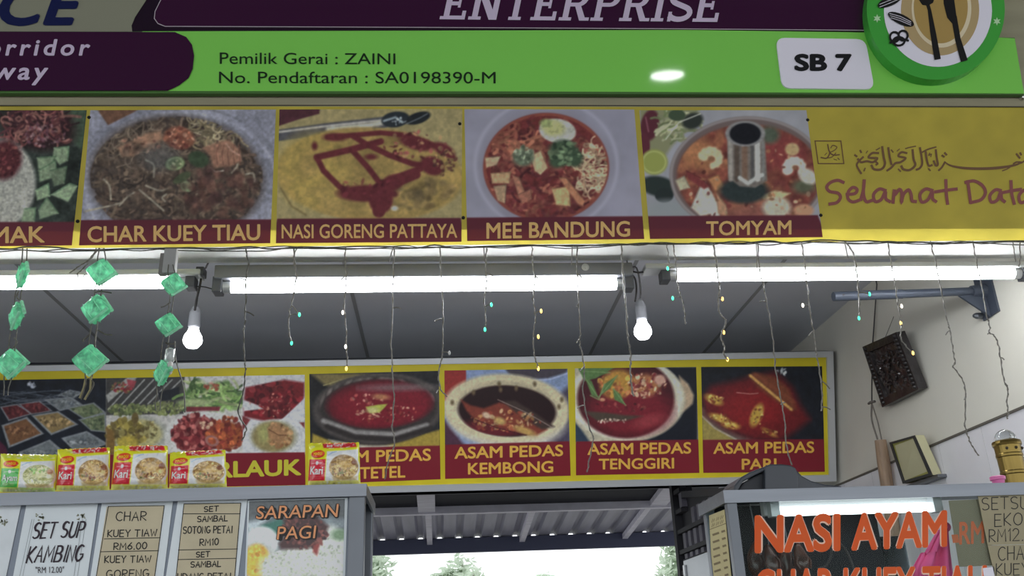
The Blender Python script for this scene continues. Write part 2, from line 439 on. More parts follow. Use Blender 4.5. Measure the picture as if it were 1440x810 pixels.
# ceiling joints running back from the street side
for i, (x, y) in enumerate([(67, 411), (495, 412), (875, 407), (1073, 400)]):
    p = onZ(x, y, ZC)
    struct(MB().box((p.x - .008, 2.6, ZC - .003), (p.x + .008, 4.72, ZC)), 'trim_%d' % (i + 1), joint_m)
ZB = EYE + 1.106               # underside of the street beam
fb = MB().box((-2.9, 2.36, ZB), (XW + 1.2, 2.56, ZC + 1.4)); fb.m = [1 if i == 0 else 0 for i in range(len(fb.m))]
struct(fb, 'wall_front', [facia_m, under_m])
wr = MB().box((XW, 2.36, 0), (XW + 1.2, 4.76, ZC)); struct(wr, 'wall_right', cream)
struct(MB().box((-3.0, 2.56, 0), (-2.9, 4.85, ZC)), 'wall_left', cream)
ZK = EYE + .77
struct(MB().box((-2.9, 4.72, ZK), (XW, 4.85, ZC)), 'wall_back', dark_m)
# tiled dado with its ledge line on the right wall
pA, pB = onX(1440, 575, XW), onX(1185, 682, XW); zt = (pA.z + pB.z) / 2
dd = MB().box((XW - .008, 2.36, 0), (XW, 4.74, zt)); struct(dd, 'trim_5', tile_m)
struct(MB().box((XW - .014, 2.36, zt), (XW, 4.74, zt + .008)), 'trim_6', groove_m)
gr = MB()
for k, yy in enumerate(np.arange(2.5, 4.7, .3)): gr.box((XW - .0085, yy, .2), (XW - .0075, yy + .002, zt - .001))
struct(gr, 'trim_7', mat('tile_grout', rgb(196, 196, 200), .8))
# unseen walkway roof with a drop beam, added to hold back sky light
rw = MB().box((-9, -5.0, ZC + 1.4), (9, 2.56, ZC + 1.5)); rw.box((-9, -5.0, ZC + .86), (9, -4.9, ZC + 1.4)); struct(rw, 'ceiling_sky_block', mat('sky_block_grey', rgb(110, 110, 112), .8))

# a round ceiling lamp over the walkway, the one mirrored in the glossy signboard
_p = onY(938, 105, 2.338); _d = ray(938, 105); _d = Vector((_d.x, -_d.y, _d.z)); _q = _p + _d * ((ZC + 1.37 - _p.z) / _d.z)
wl = thing('walkway_lamp', 'oval white ceiling lamp over the walkway, mirrored as a bright spot in the green sign', 'lamp', (_q.x, _q.y, ZC + 1.36))
def squash(mb):
    for v in mb.v: v.y = _q.y + (v.y - _q.y) * .42 + (v.x - _q.x) * .1
    return mb
squash(MB().lathe((_q.x, _q.y, ZC + 1.4), [(.1, 0), (.1, -.03), (.092, -.034)], 32)).build('lamp_ring', alu0, wl)
squash(MB().lathe((_q.x, _q.y, ZC + 1.37), [(.09, 0), (.085, -.012), (.06, -.022), (.001, -.026)], 32)).build('diffuser', mat('lamp_diffuser', (1, 1, 1), .4, emit=(.97, .98, 1), emit_s=LAMP), wl, smooth=True)
# ------------------------------------------------------------------ lean-to roof behind the opening
PB = onY(735, 706, 5.5); SL = -.112; YE = 6.40
def zr(Y): return PB.z + SL * (Y - 5.5)
shed_m = mat('corrugated_steel', rgb(160, 160, 176), .5, .0, noise=.12, nscale=4, stretch=(6, .6, 1))
rafter_m = mat('grey_painted_timber', rgb(214, 212, 226), .6, noise=.12, nscale=8, stretch=(1, 6, 1))
shed = thing('lean_to_roof', 'corrugated metal lean-to roof on grey rafters behind the rear opening', 'roof', (0.3, 5.6, zr(5.6)))
mb = MB(); pit = .129; xs = []
x = -3.2
while x < 1.9:
    xs += [(x, 0), (x + .075, 0), (x + .09, .022), (x + .114, .022)]; x += pit
vs = []; fs = []
for Y in (4.86, YE + .04):
    for (a, h) in xs: vs.append((a, Y, zr(Y) + h))
n = len(xs)
for i in range(n - 1): fs.append([i, i + 1, n + i + 1, n + i])
for Y in (4.86, YE + .04):
    for (a, h) in xs: vs.append((a, Y, zr(Y) + h + .003))
for i in range(n - 1): fs.append([2 * n + i, 3 * n + i, 3 * n + i + 1, 2 * n + i + 1])
mb.add(vs, fs); mb.build('roof_sheet', shed_m, shed)
z0 = onY(735, 719, 5.5).z
MB().box((-3.1, 5.5, z0), (1.62, 5.56, zr(5.56))).build('purlin', rafter_m, shed)
MB().hexa([(-3.1, 4.87, zr(4.87) - .012), (1.62, 4.87, zr(4.87) - .012), (1.62, 5.5, zr(5.5) - .012), (-3.1, 5.5, zr(5.5) - .012)], [(-3.1, 4.87, zr(4.87) - .006), (1.62, 4.87, zr(4.87) - .006), (1.62, 5.5, zr(5.5) - .006), (-3.1, 5.5, zr(5.5) - .006)]).build('inner_roof_shade', mat('inner_roof_shade', rgb(26, 28, 40), .8), shed)  # dark sheet stands in for the shade under the inner roof
z1 = onY(735, 775, YE).z
MB().box((-3.1, YE - .05, z1), (1.62, YE, zr(YE))).build('eave_beam', mat('eave_beam_paint', rgb(70, 74, 100), .6), shed)
def rafter(pxs, pw, Ya, Yb, drop):
    xc = onY(pxs[0], pxs[1], 5.5).x
    def q(Y, w, d): return [(xc - w, Y, zr(Y) - d), (xc + w, Y, zr(Y) - d), (xc + w, Y, zr(Y) - .013), (xc - w, Y, zr(Y) - .013)]
    return MB().hexa(q(Ya, pw, drop), q(Yb, pw, drop))
for px in (602, 750, 915, 420, 250):
    rafter((px, 718), .018, 5.56, YE - .05, .045).build('rafter', rafter_m, shed)
for px in (600, 925):
    rafter((px, 706), .05, 4.87, 5.5, .045).build('rafter', rafter_m, shed)
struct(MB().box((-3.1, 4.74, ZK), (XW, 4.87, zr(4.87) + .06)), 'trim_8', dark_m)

# slatted dark screen on the right of the opening, standing under the rear beam
XS = onY(945, 700, 4.70).x; YS0, YS1, ZS, ZN = 3.65, 4.70, ZK - .002, EYE + .60
scr = thing('louvre_screen', 'tall black slatted screen between rear opening and the orange-lettered display case', 'screen', (XS, (YS0 + YS1) / 2, 0))
blk = mat('black_screen_frame', rgb(24, 24, 32), .7)
slat_m = mat('grey_slats', rgb(84, 82, 94), .6, noise=.2)
mb = MB(); zn = lambda y: EYE + .158 * y; mb.hexa([(XS + .03, YS0, 0), (XS + .06, YS0, 0), (XS + .06, 4.52, 0), (XS + .03, 4.52, 0)], [(XS + .03, YS0, zn(YS0)), (XS + .06, YS0, zn(YS0)), (XS + .06, 4.52, zn(4.40)), (XS + .03, 4.52, zn(4.40))]); mb.box((XS + .03, 4.52, 0), (XS + .06, YS1, ZS)); mb.build('backing', blk, scr)
fr = MB(); fr.box((XS - .01, YS1 - .05, 0), (XS + .03, YS1, ZS)); fr.box((XS - .01, YS0, 0), (XS + .03, YS0 + .05, ZN - .03)); fr.hexa([(XS - .004, YS0, zn(YS0) - .03), (XS + .03, YS0, zn(YS0) - .03), (XS + .03, 4.5, zn(4.4) - .03), (XS - .004, 4.5, zn(4.4) - .03)], [(XS - .004, YS0, zn(YS0)), (XS + .03, YS0, zn(YS0)), (XS + .03, 4.5, zn(4.4)), (XS - .004, 4.5, zn(4.4))])
rows = np.arange(1.22, ZS - .05, .098)
for z in rows: fr.box((XS - .004, YS0 + .05, z), (XS + .03, YS1 - .05 if z + .02 < ZN else YS1 - .05, z + .02)) if z + .02 < ZN else fr.box((XS - .004, 4.53, z), (XS + .03, YS1 - .05, z + .02))
fr.build('frame', blk, scr)
r = random.Random(4)
for z in rows:
    for yy in np.arange(YS0 + .08, YS1 - .1, .1):
        if z + .12 < (zn(yy) if yy < 4.53 else ZS) and r.random() < .8: MB().box((XS + .004, yy, z + .024), (XS + .03, yy + .05, z + .094)).build('slat', slat_m, scr)

# trees beyond, sparse crowns against a white sky
leaf_m = mat('glare_washed_leaves', rgb(196, 208, 190), .7, noise=.2, nscale=1.5); add_translucent(leaf_m, .5)  # sky glare over the crowns put into the pale leaf colour
bark_m = mat('bark', rgb(170, 165, 156), .9, noise=.2)
def tree(label, px, py, Y, spread, blobs, nleaf, seed):
    c = onY(px, py, Y); r = random.Random(seed)
    t = thing('tree', label, 'tree', (c.x, Y, -.06), 'trees beyond the rear opening')
    mb = MB(); crown = [(c.x + dx * spread, Y + r.uniform(-.4, .4) * spread, c.z + dz * spread, s * spread) for dx, dz, s in blobs]
    for bx, by, bz, s in crown:
        for _ in range(nleaf):
            d = Vector((r.gauss(0, 1), r.gauss(0, 1), r.gauss(0, 1))); d = d.normalized() * s * r.random() ** .8
            p = Vector((bx, by, bz)) + d; a = Vector((r.gauss(0, 1), r.gauss(0, 1), r.gauss(0, .6))).normalized(); b = a.orthogonal().normalized()
            l = r.uniform(.04, .075); w = l * .42
            mb.add([p - a * l, p + b * w, p + a * l, p - b * w], [[0, 1, 2, 3]])
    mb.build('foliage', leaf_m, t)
    tr = MB(); base = Vector((c.x, Y, -.06)); top = Vector((c.x, Y, c.z - .3 * spread))
    tr.tube(catmull([base, base.lerp(top, .5) + Vector((.06, 0, 0)), top]), [.12 - .004 * i for i in range(13)], 8)
    for bx, by, bz, s in crown: tr.tube([top - Vector((0, 0, .2)), Vector((bx, by, bz - .1 * s)), Vector((bx, by, bz + .6 * s))], [.05, .02, .006], 5)
    tr.build('trunk', bark_m, t)
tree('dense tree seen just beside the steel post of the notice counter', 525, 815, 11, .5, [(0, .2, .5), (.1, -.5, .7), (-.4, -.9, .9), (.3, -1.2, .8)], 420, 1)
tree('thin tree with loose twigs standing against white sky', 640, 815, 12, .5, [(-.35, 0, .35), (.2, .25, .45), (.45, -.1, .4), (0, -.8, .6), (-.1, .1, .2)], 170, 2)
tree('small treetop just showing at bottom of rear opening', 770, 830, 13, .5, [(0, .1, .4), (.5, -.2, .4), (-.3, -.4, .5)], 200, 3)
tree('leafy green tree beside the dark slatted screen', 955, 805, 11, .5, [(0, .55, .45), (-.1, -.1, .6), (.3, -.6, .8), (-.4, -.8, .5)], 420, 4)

# ================================================================== upper signboard
steel = mat('brushed_steel', rgb(126, 130, 137), .34, .75, noise=.08, nscale=6, stretch=(.5, 8, 8))
steel_d = mat('dull_steel', rgb(112, 116, 122), .42, .7, noise=.08, nscale=6)
alu = mat('aluminium_frame', rgb(205, 208, 212), .4, .35)
S = PY(2.338)
sg_green = mat('sign_green', rgb(132, 212, 92), .05, spec=.6)
sg_purple = mat('sign_purple', rgb(56, 20, 52), .1, spec=.5)
sg_dark = mat('sign_dark_edge', rgb(34, 18, 36), .14)
sg_beige = mat('sign_beige', rgb(140, 140, 122), .15)
sg_line = mat('sign_pale_line', rgb(190, 178, 186), .3)
sg_letter = mat('sign_pale_lettering', rgb(206, 190, 214), .3)
sg_blue = mat('sign_navy_lettering', rgb(18, 26, 74), .3)
sg_black = mat('sign_black_lettering', rgb(16, 40, 18), .4)
white_v = mat('white_vinyl', rgb(236, 232, 244), .3)
pb = S.at(720, 130)
sign = thing('stall_signboard', 'long glossy purple and green stall signboard mounted above the food banner', 'sign', (pb.x, 2.345, pb.z))
def face(pl, pts, off, th=.0): return [pl.at(x, y, off) for x, y in pts]
body = [(-90, 131), (1440, 133), (1427, 53), (1300, 50), (1300, -60), (-90, -60)]
mb = MB().slab(face(S, body, 0), (0, .016, 0)); mb.build('board', mat('board_edge', rgb(70, 110, 50), .5), sign)
def flat(pts, m, off, name='panel_print'):
    mb = MB(); mb.add(face(S, pts, off), [list(range(len(pts)))]); return mb.build(name, m, sign)
flat([(200, 44), (960, 42), (1300, 47), (1427, 54), (1440, 131.5), (715, 128.5), (200, 128)][::-1], sg_green, .001)
flat([(190, -60), (1330, -60), (1330, 46), (960, 42), (200, 44), (186, 44), (184, 36), (190, 24), (207, -2)], sg_dark, .0015)
flat([(240, -60), (1330, -60), (1330, 43), (960, 40), (600, 38.5), (232, 37), (222, 33), (217, 26), (218, 16), (226, 0)], sg_purple, .002)
lm = MB(); ribbon(lm, S, [(240, -50), (226, 0), (218, 16), (217, 26), (222, 33), (232, 37), (600, 38.5), (960, 40.5), (1320, 43.5)], 1.0, .0025); lm.build('outline', sg_line, sign)
flat([(-90, -60), (240, -60), (207, -2), (190, 24), (185, 36), (186, 44.5), (-90, 44)], sg_beige, .003)
flat([(-90, 44), (246, 45), (262, 52), (270, 63), (273, 78), (271, 97), (265, 110), (252, 120), (236, 127.5), (-90, 127.5)], sg_purple, .0035)
text(sign, 'CE', S, rect(-2, 120, -22, 37, -22, 36), sg_blue, .005, .03, .3, 1.05)
text(sign, 'orridor', S, rect(-18, 127, 55, 78.5), sg_letter, .005, .022, .18, 1.3)
text(sign, 'way', S, rect(-8, 68, 95, 120), sg_letter, .005, .022, .18, 1.25)
text(sign, 'Pemilik Gerai : ZAINI', S, rect(309, 556, 73.5, 90, 75, 90.5), sg_black, .0025, .002)
text(sign, 'No. Pendaftaran : SA0198390-M', S, rect(308, 697, 100.5, 117, 101, 117.5), sg_black, .0025, .002)
# slab-serif italic capitals, drawn as outlines
def slab_letter(ch):
    st = .17; B = []
    def bx(x0, y0, x1, y1): B.append([(x0, y0), (x1, y0), (x1, y1), (x0, y1)])
    def ser(x, y): bx(x - .1, y, x + st + .1, y + .1)
    if ch == 'E': ser(.1, 0); ser(.1, .9); bx(.1, 0, .1 + st, 1); bx(.1, 0, .75, .12); bx(.1, .88, .75, 1); bx(.1, .45, .55, .57); bx(.64, 0, .75, .28); bx(.64, .72, .75, 1); bx(.47, .38, .55, .64); return B, .85
    if ch == 'N': ser(.1, 0); ser(.1, .9); ser(.68, .9); bx(.1, 0, .1 + st, 1); bx(.68, 0, .68 + st, 1); B.append([(.1, 1), (.32, 1), (.68 + st, 0), (.62, 0)]); return B, .98
    if ch == 'T': ser(.32, 0); bx(.32, 0, .32 + st, 1); bx(0, .88, .8, 1); bx(0, .68, .11, 1); bx(.69, .68, .8, 1); return B, .88
    if ch == 'I': ser(.1, 0); ser(.1, .9); bx(.1, 0, .1 + st, 1); return B, .45
    if ch in 'PR':
        ser(.1, 0); ser(.1, .9); bx(.1, 0, .1 + st, 1)
        o = arc(.5, .72, .28, .28, 90, -90, 10); i = arc(.48, .72, .13, .16, -90, 90, 10)
        for k in range(10): B.append([o[k], o[k + 1], i[9 - k], i[10 - k]])
        bx(.1, .88, .5, 1); bx(.1, .44, .5, .56)
        if ch == 'R': B.append([(.4, .48), (.58, .48), (.82, 0), (.62, 0)]); bx(.62, 0, .9, .1); return B, .95
        return B, .86
    c = arc(.36, .735, .29, .2, 25, 240, 14) + arc(.36, .27, .31, .2, 62, -155, 14); ed = []
    for k in range(len(c)):
        t = (Vector(c[min(k + 1, len(c) - 1)]) - Vector(c[max(k - 1, 0)])).normalized(); nn = Vector((-t.y, t.x)) * .08; ed.append((tuple(Vector(c[k]) - nn), tuple(Vector(c[k]) + nn)))
    for k in range(len(c) - 1): B.append([ed[k][0], ed[k + 1][0], ed[k + 1][1], ed[k][1]])
    bx(.54, .7, .64, 1); bx(.04, 0, .14, .3); return B, .8
x = 0; polys = []
for ch in 'ENTERPRISE':
    B, w = slab_letter(ch)
    for p in B: polys.append([(x + a + .2 * b, b) for a, b in p])
    x += w
mb = MB(); qq = rect(618, 1018, -17, 27, -15, 31)
for k, p in enumerate(polys): mb.add([S.at(*lerp2(qq, a / (x + .1), b), .0035 + k * 2e-5) for a, b in p], [list(range(len(p)))])
mb.build('lettering', sg_letter, sign)
# unit-number plate
def rrect(q, r, n=5):
    out = []
    for i in range(4):
        p, a, b = Vector(q[i]), Vector(q[i - 1]), Vector(q[(i + 1) % 4]); s = p + (a - p).normalized() * r; e = p + (b - p).normalized() * r
        for k in range(n + 1):
            t = k / n; out.append(tuple(s * (1 - t) ** 2 + p * 2 * t * (1 - t) + e * t * t))
    return out
mb = MB().slab(face(S, rrect([(1091, 53), (1217, 55), (1230, 125.5), (1100, 124)], 13), .006), (0, .006, 0)); up_ = mb.build('unit_plate', white_v, sign)
text(up_, 'SB 7', S, rect(1117, 1198, 75.5, 100, 75.5, 100.5), mat('plate_black', rgb(14, 14, 20), .4), .0075, .045)
# round emblem with cutlery
E2 = PY(2.303); ec = (1316, 13)
def circ(c, rx, ry, n=64): return [(c[0] + rx * math.cos(2 * math.pi * i / n), c[1] + ry * math.sin(2 * math.pi * i / n)) for i in range(n)]
mb = MB().slab(face(E2, circ(ec, 97, 99)[::-1], 0), (0, .034, 0)); em = mb.build('emblem_disc', mat('emblem_green', rgb(70, 168, 66), .3), sign)
def ef(pts, m, off, name): 
    mb = MB(); mb.add(face(E2, pts, off), [list(range(len(pts)))]); return mb.build(name, m, em)
ef(circ((1319, 15), 76, 79), white_v, .001, 'plate_face')
ef(circ((1322, 14), 55, 64), mat('emblem_tan', rgb(184, 160, 116), .4), .0016, 'plate_ring')
ef(circ((1324, 12), 42, 55), mat('emblem_cream', rgb(226, 212, 180), .4), .0022, 'plate_ring')
ef(circ((1323, 10), 38, 51), mat('emblem_ochre', rgb(176, 146, 84), .4), .0028, 'plate_ring')
ink = mat('emblem_black', rgb(20, 18, 20), .4)
mb = MB(); ribbon(mb, E2, [(1302, -2), (1307, 14), (1312, 45), (1318, 80)], [5, 5, 8, 9], .0034)
mb.add(face(E2, [(1287, -30), (1291, -2), (1297, 7), (1305, 8), (1312, 4), (1315, -4), (1312, -30)], .0034), [list(range(7))]); mb.build('fork', ink, em)
mb = MB(); ribbon(mb, E2, [(1342, 26), (1347, 55), (1355, 82)], [8, 8, 10], .0034)
mb.add(face(E2, [(1326, -30), (1327, 5), (1332, 25), (1339, 33), (1346, 30), (1338, -30)], .0034), [list(range(6))]); mb.build('knife', ink, em)
def blob(cx, cy, rx, ry, rot, n=20):
    c, s = math.cos(math.radians(rot)), math.sin(math.radians(rot))
    return [(cx + rx * math.cos(t) * c - ry * math.sin(t) * s, cy + rx * math.cos(t) * s + ry * math.sin(t) * c) for t in [2 * math.pi * i / n for i in range(n)]]
ef(blob(1251, 2, 18, 6.5, -22), ink, .0034, 'bread_icon'); ef(blob(1267, 27, 20, 7, 25), ink, .0034, 'bread_icon')
mb = MB()
for d in (-3, 0, 3): ribbon(mb, E2, [(1252 + d * .3, 22 + d), (1266, 26 + d), (1281, 33 + d * .8)], .7, .004)
for d in (-2, 2): ribbon(mb, E2, [(1237, 8 + d), (1252, 2 + d), (1266, -4 + d)], .7, .004)
mb.build('bread_score', white_v, em)
mb = MB()
for p in (arc(1258, 52, 6.5, 7, 0, 360, 14), arc(1270, 50, 6.5, 7, 0, 360, 14), arc(1264, 58, 8, 6, 0, 360, 14)): ribbon(mb, E2, p, 3, .0034)
ribbon(mb, E2, [(1252, 60), (1264, 53), (1277, 57)], 3, .0034); mb.build('pretzel_icon', ink, em)
def star(cx, cy, r): return [(cx + (r if i % 2 == 0 else r * .45) * math.sin(math.pi * i / 6), cy - (r if i % 2 == 0 else r * .45) * math.cos(math.pi * i / 6)) for i in range(12)]
for c in ((1233.5, 26), (1402, 30)): ef(star(c[0], c[1], 6), mat('star_pale', rgb(190, 226, 180), .4), .001, 'star_icon')
scr_m = mat('chrome_screw', rgb(210, 210, 205), .2, .9)
for k, (x, y) in enumerate([(310, 132), (907, 131), (1437, 138)]):
    p = onY(x, y, 2.356); mb = MB().lathe(p + Vector((0, .01, 0)), [(.009, 0), (.009, .012), (.006, .02), (.002, .022)], 12, Vector((0, -1, 0)))
    mb.build('mounting_bolt', scr_m, sign, smooth=False)

# ================================================================== food banner under the signboard
B = PY(2.345)
GF = .30
ban_m = print_mat('banner_vinyl', .45, .35)
b0 = B.at(700, 347)
banner = thing('menu_banner', 'long yellow menu banner of five dish photos hung under the signboard', 'banner', (b0.x, 2.345, b0.z))
yel = (126, 115, 46)
cv = Canvas(-160, 140, 1560, 355, yel, .25, GF, 3); cv.mottle(.06, 40)
picture(banner, B, [(-150, 149), (1550, 151), (1550, 337), (-150, 351)], cv, ban_m, 0, 'banner_sheet', 4.0)
hm = MB(); ribbon(hm, B, [(-150, 148.5), (700, 148), (1550, 150.5)], 1.5, .003); hm.build('top_cord', mat('dark_cord', rgb(60, 55, 40), .8), banner)
RED = (74, 26, 36)
def panel(q, art, capq, seed, base, name='photo_print', gain=GF, pl=B, root=None, m=ban_m, red=RED, step=1.0, off=.0006, res=1.0):
    xs = [p[0] for p in q + capq]; ys = [p[1] for p in q + capq]
    cv = Canvas(min(xs), min(ys), max(xs), max(ys), base, res, gain, seed); art(cv)
    cv.poly([capq[0], capq[1], (capq[2][0] + 9, capq[2][1] + 9), (capq[3][0] - 9, capq[3][1] + 9)], red, .5)
    cv.soften(1, .8, 1.04)
    return picture(root or banner, pl, [q[0], q[1], capq[2], capq[3]], cv, m, off, name, step)

def art_lemak(c):
    c.mottle(.5, 20)
    c.poly([(85, 150), (122, 150), (118, 215), (95, 190)], (52, 66, 52), 3)
    c.ell(55, 178, 52, 34, (38, 24, 26), 10, 6)
    c.strands(50, 175, 48, 28, 150, 22, 3, [(96, 52, 50), (70, 36, 40), (120, 78, 70), (45, 25, 30)], .5)
    c.bits(62, 190, 30, 16, 60, 1, 3, [(120, 92, 92), (80, 50, 60)])
    c.ell(2, 258, 48, 62, (128, 128, 122), 0, 3)
    m = c.region('ell', 2, 258, 47, 61); c.bits(2, 258, 48, 62, 700, .8, 2.4, [(140, 140, 134), (118, 118, 112), (106, 106, 102)], m, .4)
    c.ell(6, 225, 24, 28, (66, 28, 32), 20, 4); c.bits(8, 225, 22, 26, 60, 1, 4, [(90, 40, 42), (50, 22, 26), (110, 60, 55)])
    for p in ([(76, 208), (97, 206), (95, 226), (84, 232), (74, 220)], [(52, 222), (78, 220), (70, 236), (54, 238)], [(54, 240), (78, 226), (80, 248), (56, 256)], [(70, 240), (94, 234), (90, 258), (76, 262)], [(50, 268), (68, 258), (70, 276), (52, 282)], [(72, 274), (98, 258), (109, 262), (96, 284)], [(54, 296), (66, 278), (82, 300), (56, 308)], [(34, 294), (50, 292), (48, 312), (30, 312)]):
        g = [92, 112, 92, 112, 104, 116, 128, 124][hash(p[0]) % 8]
        c.poly(p, (g * .86, g, g * .78), 1.2); c.line(p[:3], 1.6, (g * .6, g * .82, g * .6)); c.line([p[0], p[2]], 1, (g, g * 1.1, g * .9))
    c.mottle(.18, 3, seed=5)
def art_noodle(c):
    c.mottle(.08, 40); c.poly([(136, 153), (196, 153), (188, 158), (152, 176)], (88, 60, 46), 1)
    c.ring(255, 262, 136, 104, 3, (124, 124, 138), 0, 2); c.ring(255, 262, 146, 112, 2, (92, 92, 104), 0, 2)
    m = c.region('ell', 248, 250, 121, 86); c.ell(248, 250, 122, 87, (60, 50, 44), 4, 6)
    c.strands(245, 255, 118, 82, 650, 30, 3.4, [(66, 54, 46), (78, 62, 52), (50, 42, 38), (92, 76, 62), (58, 46, 40)], .5, m)
    c.strands(300, 185, 42, 20, 90, 22, 2.2, [(112, 98, 72), (128, 116, 92), (86, 76, 58)], .7, m)
    c.strands(190, 200, 55, 30, 70, 26, 2, [(98, 84, 70), (80, 68, 58)], .4, m)
    c.poly([(165, 208), (190, 196), (205, 188), (226, 184), (230, 196), (205, 208), (188, 220), (172, 220)], (124, 92, 72), 2); c.bits(200, 203, 30, 12, 30, 1, 4, [(140, 104, 84), (104, 66, 54)])
    c.ell(252, 194, 22, 16, (104, 62, 48), 10, 2); c.bits(252, 194, 20, 15, 70, 1, 4, [(128, 78, 58), (90, 46, 38), (140, 100, 80)])
    c.poly([(285, 208), (305, 200), (322, 196), (338, 212), (340, 226), (325, 234), (300, 236), (296, 220)], (124, 88, 70), 2)
    for k in range(5): c.line([(308 + k * 7, 204), (304 + k * 8, 216), (306 + k * 8, 232)], 1, (94, 58, 48))
    c.line([(318, 202), (326, 212), (336, 218)], 2.5, (140, 108, 92)); c.line([(296, 236), (304, 242), (314, 240)], 2, (150, 140, 128))
    c.ell(246, 230, 14, 10, (74, 88, 54), -10, 1); c.ring(246, 230, 11, 8, 2.5, (110, 122, 84), -10); c.bits(246, 230, 8, 6, 14, 1, 2, [(140, 140, 104), (60, 76, 44)])
    c.ell(279, 224, 15, 11, (48, 60, 42), 20, 1.5); c.ell(262, 262, 9, 7, (104, 118, 84), 30, 1); c.ell(256, 250, 14, 6, (60, 66, 46), -30)
    for p in ([(205, 228), (214, 232), (216, 246)], [(146, 255), (152, 262), (156, 278)], [(196, 270), (212, 282), (230, 293)], [(232, 286), (226, 278), (234, 270)], [(326, 246), (330, 236), (334, 228)], [(346, 248), (354, 244), (358, 252)], [(168, 292), (178, 276), (188, 268)], [(205, 264), (222, 268), (236, 262)], [(120, 300), (150, 290), (172, 282)]):
        c.line([tuple(q)[:2] for q in catmull([(x + (k % 2) * 2, y + 3 * ((k % 3) - 1), 0) for k, (x, y) in enumerate(p)], 5)], 2.4, (126, 118, 102), 1)
    c.bits(310, 270, 55, 35, 90, 2, 9, [(74, 48, 42), (60, 40, 38), (88, 58, 48)], m, .6, 2)
    c.bits(190, 250, 60, 50, 60, 2, 8, [(84, 68, 56), (54, 46, 42)], m, .5, 2); c.ell(225, 222, 26, 18, (74, 78, 80), 0, 8, .5)
    c.mottle(.16, 4, seed=3)
def art_pattaya(c):
    c.mottle(.06, 30); c.poly([(390, 150), (450, 150), (449, 160), (420, 168), (390, 178)], (66, 34, 40), 1)
    c.line([(380, 192), (460, 181), (540, 172)], 16, (66, 64, 68), 1); c.line([(390, 186), (470, 176), (548, 168)], 3, (140, 136, 130), 1); c.line([(462, 182), (520, 176), (545, 171)], 7, (150, 146, 132), 2)
    c.ell(520, 245, 132, 66, (128, 106, 56), 3, 2); m = c.region('ell', 520, 245, 131, 65)
    c.ell(440, 240, 48, 52, (142, 122, 56), 0, 12, .7); c.bits(520, 250, 130, 62, 160, 4, 14, [(142, 118, 64), (112, 92, 48), (130, 108, 56)], m, .35, 5)
    c.bits(590, 272, 55, 22, 90, 2, 9, [(94, 76, 44), (74, 62, 42), (122, 100, 60)], m, .6, 2); c.line([(395, 265), (410, 290), (430, 302)], 2, (96, 78, 44), 1.5)
    s = (84, 32, 36)
    def P(*a): return [(380 + x / 3.6, 140 + y / 3.6) for x, y in a]
    for p, w in ((P((290, 190), (420, 180), (560, 168), (700, 182), (850, 240), (935, 300)), 7), (P((235, 292), (400, 255), (560, 212)), 9), (P((240, 300), (270, 360), (350, 440), (420, 480)), 8), (P((420, 262), (500, 350), (560, 430), (600, 480)), 8), (P((420, 185), (480, 222), (600, 280), (720, 325), (840, 345)), 8), (P((540, 440), (650, 390), (760, 350)), 9), (P((560, 480), (550, 565)), 18), (P((640, 420), (740, 380)), 12)): c.line(p, w, s, 1.2)
    for x, y, rx, ry, t in ((490, 475, 150, 42, 0), (560, 510, 60, 66, 0), (820, 335, 62, 46, 20), (740, 220, 90, 34, 15), (880, 255, 60, 30, 30), (620, 420, 60, 40, -20), (510, 290, 30, 14, 0), (225, 235, 14, 20, 0), (330, 190, 60, 20, 0)): c.ell(380 + x / 3.6, 140 + y / 3.6, rx / 3.6, ry / 3.6, s, t, 2)
    c.bits(585, 205, 45, 20, 50, 1, 4, [(120, 60, 56), (70, 26, 30), (138, 104, 70)], None, .8); c.bits(520, 265, 40, 18, 40, 1, 5, [(70, 26, 32), (96, 36, 42)], None, .6)
    c.bits(628, 228, 18, 20, 40, 1, 4, [(128, 100, 62), (70, 40, 36)]); c.ell(555, 293, 5, 3.5, (150, 142, 132), 0, 1.5)
    c.ell(556, 168, 20, 11, (34, 38, 42), -8, 1); c.ell(588, 166, 18, 8, (28, 30, 32), -18, 1); c.line([(540, 170), (556, 165), (566, 172)], 3, (110, 120, 126), 1); c.line([(572, 174), (590, 166), (601, 160)], 1.5, (80, 86, 90), .8); c.bits(558, 170, 12, 6, 10, 1, 2, [(150, 160, 166)])
    c.mottle(.1, 5, seed=2)
